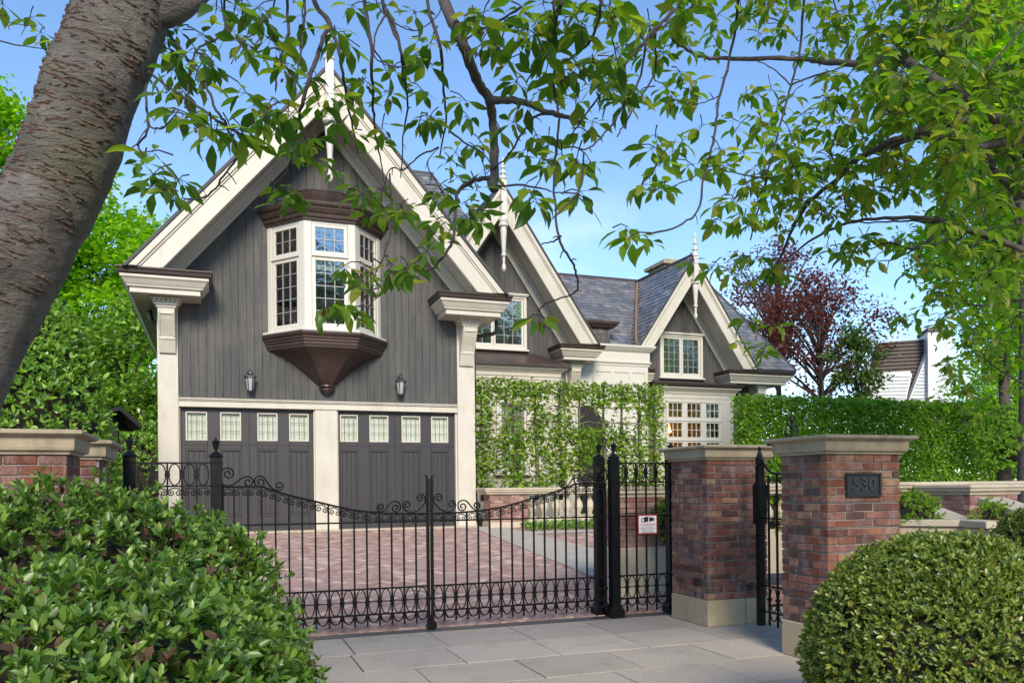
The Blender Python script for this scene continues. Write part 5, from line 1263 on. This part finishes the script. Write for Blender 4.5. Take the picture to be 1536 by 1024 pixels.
M['inner'] = surf('dense_inner_twigs', (.022, .022, .012), 1., (.035, .022, .014), 14., .8, 1., 40)
def E(x, z, D, r): p = at(x, 700, D); return ((p.x, p.y, z), r)
mound('leafy_shrub', 'broad leafy shrub at the lower left corner, nearest to the viewer', 'shrub', [E(85, .62, 2.25, (.72, .66, .63)), E(265, .46, 2.35, (.37, .42, .50))], L['shrub'], .040, 6800, 7, .86, 31, dead=.16, namp=.10)
mound('leafy_shrub', 'taller leafy shrub behind the corner shrub, in front of the left brick pillars', 'shrub', [E(90, .66, 3.4, (.93, .80, .80)), E(300, .48, 3.3, (.45, .5, .60))], L['shrub'], .043, 7400, 7, .87, 32, dead=.14, namp=.10)
mound('clipped_shrub', 'large round clipped shrub in front of the numbered brick pillar', 'shrub', [E(1420, .55, 4.3, (.705, .70, .645))], L['box'], .034, 12500, 5, .92, 33, dead=.03, namp=.035, jitter=.02)
mound('clipped_shrub', 'small round clipped shrub at the right edge below the terrace wall', 'shrub', [E(1556, .86, 7.2, (.37, .37, .40))], L['box'], .036, 1900, 5, .9, 34, namp=.03, jitter=.015, base=.6)
mound('garden_shrub', 'loose yellow-green shrub just right of the numbered pillar', 'shrub', [E(1366, 1.08, 9.3, (.34, .3, .27))], L['hedge'], .05, 420, 5, .8, 35, namp=.2, base=.8)
mound('garden_shrub', 'leafy shrub seen through the small open gate', 'shrub', [E(1152, 1.05, 11.5, (.42, .4, .40))], L['hedge'], .06, 420, 5, .8, 36, namp=.2, base=.6)
mound('garden_shrub', 'small shrub behind the fence near the warning sign', 'shrub', [E(1000, 1.0, 10.35, (.13, .14, .36))], L['hedge'], .05, 200, 5, .7, 37, namp=.2, base=.3)
mound('garden_shrub', 'low leafy plant beside the sloping stair coping at the right', 'shrub', [E(1487, 1.12, 8.9, (.16, .16, .13))], L['hedge'], .05, 130, 5, .7, 38, namp=.2, base=1.0)
mound('ivy_mound', 'tall mound of glossy ivy beyond the left brick pillars', 'ivy', [E(30, 1.6, 12.5, (1.30, 1.3, 2.95)), E(-120, 2.0, 12.5, (1.5, 1.3, 3.4))], L['ivy'], .12, 12500, 4, .93, 39, namp=.07, nz=2.5, base=0)
mound('flowering_shrub', 'white flowering shrub at the foot of the right hedge', 'shrub', [E(1520, 2.3, 19, (1.0, .6, .9))], L['hedge_lit'], .11, 1500, 5, .35, 40, namp=.2, base=1.2)
mound('garden_hedge', 'dense green hedge beyond the left iron fence, beside the garage corner', 'hedge', [E(215, 1.3, 22, (2.6, 1.5, 1.9)), E(60, 1.5, 22, (2.6, 1.5, 2.0))], L['ivy'], .14, 5000, 4, .9, 41, namp=.1, base=.5)
# ground cover under the balustrade
P = [(x, y, drive_z(y)+.03+z) for x, y, z in zip(rg.uniform(6.9, 11.4, 2600), rg.uniform(-1.42, -.68, 2600), rg.uniform(0, .12, 2600))]
o = leaves('ground_cover', L['cover'], P, rg.normal(size=(2600, 3))+[0, 0, .4], rg.normal(size=(2600, 3))*.4+[0, 0, 1], rg.uniform(.05, .09, 2600), 'oval'); stru(o, 'stuff')
# grass and low planting behind the iron fence on the left
P = [(x, y, drive_z(y)+z) for x, y, z in zip(rg.uniform(-6, -1.4, 3000), rg.uniform(-8.8, 0, 3000), rg.uniform(0, .35, 3000))]
o = leaves('low_planting', L['ivy'], P, rg.normal(size=(3000, 3))+[0, 0, .6], rg.normal(size=(3000, 3))*.4+[0, 0, 1], rg.uniform(.08, .14, 3000), 'oval'); stru(o, 'stuff')
# ------------------------------------------------------------------ pleached hedges: each tree with its own stem and flat crown
def pleached(x0, x1, y, zb, zt, n, lab, group, dens, seed, leaf, ls, lowgap, stems=None, depthy=.28, zstem=None):
    rg = np.random.default_rng(seed); w = (x1-x0)/n; ords = ['first', 'second', 'third', 'fourth', 'fifth', 'sixth', 'seventh', 'eighth', 'ninth', 'tenth', 'eleventh', 'twelfth']
    for i in range(n):
        a, b = x0+w*i, x0+w*(i+1); xs = stems[i] if stems else (a+b)/2+rg.uniform(-.08, .08)
        t = thing('pleached_tree', lab % ords[i], 'tree', (xs, y, zb), group)
        mb = MB(); mb.tube(catmull([(xs, y, zb-.3), (xs+.03, y, zb+.6), (xs-.02, y, zb+1.4), (xs, y, zt-.1)], 4), [.05, .05, .048, .046, .045, .044, .042, .04, .036, .032, .028, .022, .018], 7)
        for z in np.arange(zb+.35, zt-.05, .38):
            for sg in (-1, 1): mb.tube([(xs, y, z), (xs+sg*w*.3, y+rg.uniform(-.06, .06), z+.05), (xs+sg*w*.62, y+rg.uniform(-.08, .08), z+rg.uniform(-.02, .08))], [.02, .014, .006], 5)
        for _ in range(26):
            x_ = rg.uniform(a, b); z_ = rg.uniform(zb+.2, zt-.1); mb.tube([(x_, y, z_), (x_+rg.uniform(-.15, .15), y+rg.uniform(-.15, .15), z_+rg.uniform(0, .25)), (x_+rg.uniform(-.3, .3), y+rg.uniform(-.2, .2), z_+rg.uniform(.05, .35))], [.008, .006, .003], 4)
        mb.build('trunk', M['hedge_stem'], t, smooth=True)
        N0 = int(dens*w*(zt-zb)); P = np.stack([rg.uniform(a-.03, b+.03, N0), y+rg.uniform(-1, 1, N0)*depthy, rg.uniform(zb, zt+.03, N0)], 1); keep = []
        for p in P:
            q = Vector((p[0]*1.1, p[1], p[2]*1.3)); v = noise.noise(q*1.6+Vector((seed, 0, 0)))+.55*noise.noise(q*4.)
            hz = (p[2]-zb)/(zt-zb); top = max(0, (hz-.80))*5; nearstem = max(0, 1-abs(p[0]-xs)/(w*.22))*.45; edge = .9 if (i == 0 and p[0] < a+.42) else 0
            keep.append(v+top+nearstem+edge+(lowgap if callable(lowgap) is False else lowgap(p[0], hz)) > .0)
        P = P[np.array(keep)]; m = len(P)
        Dn = rg.normal(size=(m, 3))*[1, .7, .5]+[0, -.5, -.35]; Nn = rg.normal(size=(m, 3))*.6+[0, -.45, .9]
        leaves('crown', leaf, P, Dn, Nn, rg.uniform(.65, 1.15, m)*ls, 'oval', t)
pleached(6.2, 10.98, .18, 1.5, 3.95, 9, 'hornbeam trained flat above the balustrade, %s from the garage', 'pleached trees along the balustrade', 1250, 51, L['hedge'], .115, .09, [6.36, 7.13, 7.68, 8.30, 8.81, 9.44, 9.93, 10.40, 10.80])
def gap2(x, hz): return 1.2-.95*max(0, min(1, (x-18.5)/4))*(1-hz)
pleached(15.25, 28.5, 3.0, .9, 4.17, 12, 'hornbeam in the clipped right hedge, %s from the house', 'clipped hornbeams forming the right hedge', 1500, 52, L['hedge_lit'], .14, gap2, None, .35)
# ------------------------------------------------------------------ background trees
def bg_tree(name, label, cx, cy, D, rx, rz, leafm, ls, n, seed, zb=0, clumps=60, flat=.5, shape='small', dark=None, ry=None, limbs=10, csz=.28, tr=.18, hollow=.5):
    c = at(cx, cy, D); k = D/F; RX, RZ = rx*k, rz*k; RY = ry or RX*.8
    t = thing(name, label, 'tree', (c.x, c.y, zb)); rg = np.random.default_rng(seed)
    cl = []
    while len(cl) < clumps:
        q = rg.uniform(-1, 1, 3); l = np.linalg.norm(q)
        if l < 1 and l > hollow*rg.random(): cl.append(np.array([c.x, c.y, c.z])+q*[RX, RY, RZ])
    mb = MB(); top = Vector((c.x, c.y, c.z+RZ*.5)); b0_ = Vector((c.x, c.y, zb))
    mb.tube(catmull([b0_, b0_.lerp(top, .35)+Vector((.1, 0, 0)), b0_.lerp(top, .7), top], 4), list(np.linspace(tr, tr*.2, 13)), 8)
    for q in cl[:limbs*3]:
        q = Vector(tuple(q)); s0 = b0_.lerp(top, max(.25, min(.95, (q.z-zb)/(top.z-zb)*.75))); mb.tube([s0, s0.lerp(q, .5)+Vector((0, 0, .1)), q], [tr*.28, tr*.18, tr*.06], 5)
    mb.build('trunk', M['limb'], t, smooth=True)
    P = []
    for q in cl:
        m = int(n/len(cl)*rg.uniform(.6, 1.4)); P.append(q+rg.normal(size=(m, 3))*np.array([RX, RY, RZ*flat])*csz)
    P = np.concatenate(P); m = len(P); Dn = rg.normal(size=(m, 3))*[1, 1, .4]+[0, 0, -.35]; Nn = rg.normal(size=(m, 3))*.45+[0, 0, 1]
    leaves('crown', leafm, P, Dn, Nn, rg.uniform(.6, 1.2, m)*ls, shape, t); return t
bg_tree('lime_tree', 'bright yellow-green tree beyond the left eave of the house', 120, 440, 27, 110, 190, L['lime'], .26, 30000, 61, clumps=110, flat=.35, csz=.16)
bg_tree('lime_tree', 'light green tree filling the left edge above the ivy', -35, 240, 24, 75, 130, L['lime'], .22, 9000, 62, clumps=50, flat=.4, csz=.2)
bg_tree('garden_tree', 'darker green tree beside the left corner of the garage', 190, 600, 24, 80, 140, L['ivy'], .20, 14000, 63, clumps=60, flat=.4, csz=.2)
bg_tree('garden_tree', 'green tree behind the ivy at the far left', 60, 560, 30, 140, 160, L['ivy'], .24, 12000, 70, clumps=60, flat=.4, csz=.2)
bg_tree('purple_leaf_tree', 'purple-leaved tree with open upper branches beyond the right gable', 1230, 500, 40, 108, 100, L['plum'], .24, 7200, 64, clumps=130, flat=.6, csz=.14, limbs=16, tr=.25)
bg_tree('purple_leaf_tree', 'thin purple-brown tree with bare twigs just right of the slate hip', 1165, 440, 44, 80, 95, L['plum'], .24, 4200, 65, clumps=90, flat=.6, csz=.12, limbs=26, tr=.22)
bg_tree('conifer', 'small dark conifer in front of the brown neighbour roof', 1285, 560, 33, 42, 75, L['conifer'], .24, 2600, 66, clumps=60, flat=.25, csz=.2, tr=.1)
bg_tree('maple_tree', 'fresh green tree behind the right cherry limbs', 1500, 350, 20, 125, 210, L['lime'], .19, 20000, 67, clumps=170, flat=.4, csz=.14)
bg_tree('maple_tree', 'yellow-green tree glowing behind the top right cherry leaves', 1530, 90, 16, 150, 140, L['lime'], .17, 15000, 68, clumps=110, flat=.5, csz=.18)
bg_tree('garden_tree', 'green tree filling the right edge above the hedge', 1540, 590, 26, 110, 75, L['lime'], .20, 6500, 69, clumps=70, flat=.4, csz=.17)
# street trees and opposite hedge behind the viewer (they stand in the way of the low sun and show in the windows)
def rear_tree(label, x, y, R, z, n, seed):
    t = thing('street_tree', label, 'tree', (x, y, 0), 'street trees across the road'); rg = np.random.default_rng(seed)
    mb = MB(); mb.tube([(x, y, 0), (x+.1, y, z*.5), (x, y, z+R*.5)], [.28, .2, .06], 9)
    cl = [np.array([x, y, z])+q*rg.uniform(.3, 1)*[R, R*.7, R*.85] for q in rnd_dirs(46)]
    for q in cl[:20]: mb.tube([(x, y, z*.55), tuple((q+np.array([x, y, z]))/2), tuple(q)], [.09, .06, .02], 5)
    mb.build('trunk', M['limb'], t)
    P = np.concatenate([q+rg.normal(size=(n//46, 3))*R*.16 for q in cl]); m = len(P)
    leaves('crown', L['back'], P, rg.normal(size=(m, 3)), rg.normal(size=(m, 3))*.6+[0, 0, 1], rg.uniform(.5, .8, m), 'small', t)
for i, (x, y, R, z, lab) in enumerate([(-14, -44, 3.5, 4.2, 'leftmost'), (10, -46, 7.5, 13, 'second from the left'), (27, -47, 8, 13, 'third from the left'), (48, -46, 8.5, 12, 'rightmost')]):
    rear_tree('broad street tree across the road behind the viewer, %s of four' % lab, x, y, R, z, 7000, 80+i)

# fallen petals and leaf scraps on the paving and the drive
n_ = 1500; X = rg.uniform(-1.5, 9, n_); Yv = np.where(rg.random(n_) < .6, rg.uniform(-12.5, -9.0, n_), rg.uniform(-9, -3, n_)); edge = rg.random(n_) < .25; Yv = np.where(edge, -9.03+rg.normal(size=n_)*.05, Yv)
P = [(x, y, (drive_z(y)+.019 if y > -9.0 else .005)) for x, y in zip(X, Yv)]
pm = leafmat('petal', [(.62, .50, .46), (.70, .60, .52), (.30, .20, .10), (.20, .22, .06)], .2, .7)
o = leaves('fallen_petals', pm, P, rg.normal(size=(n_, 3))*[1, 1, .05], rg.normal(size=(n_, 3))*.12+[0, 0, 1], rg.uniform(.008, .02, n_), 'small'); stru(o, 'stuff')
SUNP = (31., 192.); SKY_STR = .108; SUN_E = 2.0; SUN_ANG = 20.; EXPO = 1.2
CLOUD_OFF = (0.3, 0.1, 0.); CLOUD_COL = (6.5, 6.7, 7.0, 1)
# ------------------------------------------------------------------ camera, light, sky
cam = bpy.data.cameras.new('camera'); co = bpy.data.objects.new('camera', cam); COL.objects.link(co); sc.camera = co
R0 = Vector((_c, -_s, 0)); Fw = Vector((_s, _c, 0)); U0 = Vector((0, 0, 1))
r = R0*math.cos(ROLL)-U0*math.sin(ROLL); u = R0*math.sin(ROLL)+U0*math.cos(ROLL)
co.matrix_world = Matrix(((r.x, u.x, -Fw.x, CX), (r.y, u.y, -Fw.y, CY), (r.z, u.z, -Fw.z, H), (0, 0, 0, 1)))
cam.sensor_width = 36; cam.lens = F/1536*36; cam.shift_y = 219/1536; cam.clip_start = .05; cam.clip_end = 2000
SUN_EL, SUN_AZ = SUNP
w = bpy.data.worlds.new('World'); sc.world = w; w.use_nodes = True
nt = w.node_tree; nt.nodes.clear()
out = nt.nodes.new('ShaderNodeOutputWorld'); bg = nt.nodes.new('ShaderNodeBackground'); sky = nt.nodes.new('ShaderNodeTexSky')
sky.sky_type = 'NISHITA'; sky.sun_disc = False; sky.sun_elevation = R_(SUN_EL); sky.sun_rotation = R_(SUN_AZ); sky.air_density = 1.0; sky.dust_density = .0; sky.ozone_density = 4.5
# thin white clouds low in the sky
tc = nt.nodes.new('ShaderNodeTexCoord'); mp = nt.nodes.new('ShaderNodeMapping'); mp.inputs['Scale'].default_value = (1, 1, 2.2); mp.inputs['Location'].default_value = CLOUD_OFF
nz = nt.nodes.new('ShaderNodeTexNoise'); nz.inputs['Scale'].default_value = 5.0; nz.inputs['Detail'].default_value = 7; nz.inputs['Roughness'].default_value = .55
nt.links.new(tc.outputs['Generated'], mp.inputs[0]); nt.links.new(mp.outputs[0], nz.inputs['Vector'])
rp = nt.nodes.new('ShaderNodeValToRGB'); rp.color_ramp.elements[0].position = .52; rp.color_ramp.elements[1].position = .68
nt.links.new(nz.outputs['Fac'], rp.inputs[0])
sx = nt.nodes.new('ShaderNodeSeparateXYZ'); nt.links.new(tc.outputs['Generated'], sx.inputs[0])
r2 = nt.nodes.new('ShaderNodeValToRGB'); cr = r2.color_ramp; cr.elements[0].position = .0; cr.elements[0].color = (1, 1, 1, 1); cr.elements[1].position = .36; cr.elements[1].color = (0, 0, 0, 1)
nt.links.new(sx.outputs['Z'], r2.inputs[0])
ml = nt.nodes.new('ShaderNodeMath'); ml.operation = 'MULTIPLY'; nt.links.new(rp.outputs[0], ml.inputs[0]); nt.links.new(r2.outputs[0], ml.inputs[1])
mx = nt.nodes.new('ShaderNodeMix'); mx.data_type = 'RGBA'; nt.links.new(ml.outputs[0], mx.inputs[0]); nt.links.new(sky.outputs[0], mx.inputs[6]); mx.inputs[7].default_value = CLOUD_COL
nt.links.new(mx.outputs[2], bg.inputs[0]); bg.inputs[1].default_value = SKY_STR; nt.links.new(bg.outputs[0], out.inputs[0])
sl = bpy.data.lights.new('sun', 'SUN'); so = bpy.data.objects.new('sun', sl); COL.objects.link(so)
sl.energy = SUN_E; sl.angle = R_(SUN_ANG); sl.color = (1.0, .90, .76)
# direction TO the sun: azimuth clockwise from +Y
d = Vector((math.sin(R_(SUN_AZ))*math.cos(R_(SUN_EL)), math.cos(R_(SUN_AZ))*math.cos(R_(SUN_EL)), math.sin(R_(SUN_EL))))
so.rotation_euler = d.to_track_quat('Z', 'Y').to_euler(); so.location = (0, -30, 20)
sc.view_settings.view_transform = 'Standard'; sc.view_settings.look = 'None'; sc.view_settings.gamma = 1; sc.view_settings.exposure = EXPO
sc.cycles.use_denoising = True
sc.cycles.max_bounces = 8; sc.cycles.transparent_max_bounces = 16; sc.cycles.transmission_bounces = 6; sc.cycles.diffuse_bounces = 4
sc.cycles.sample_clamp_indirect = 6
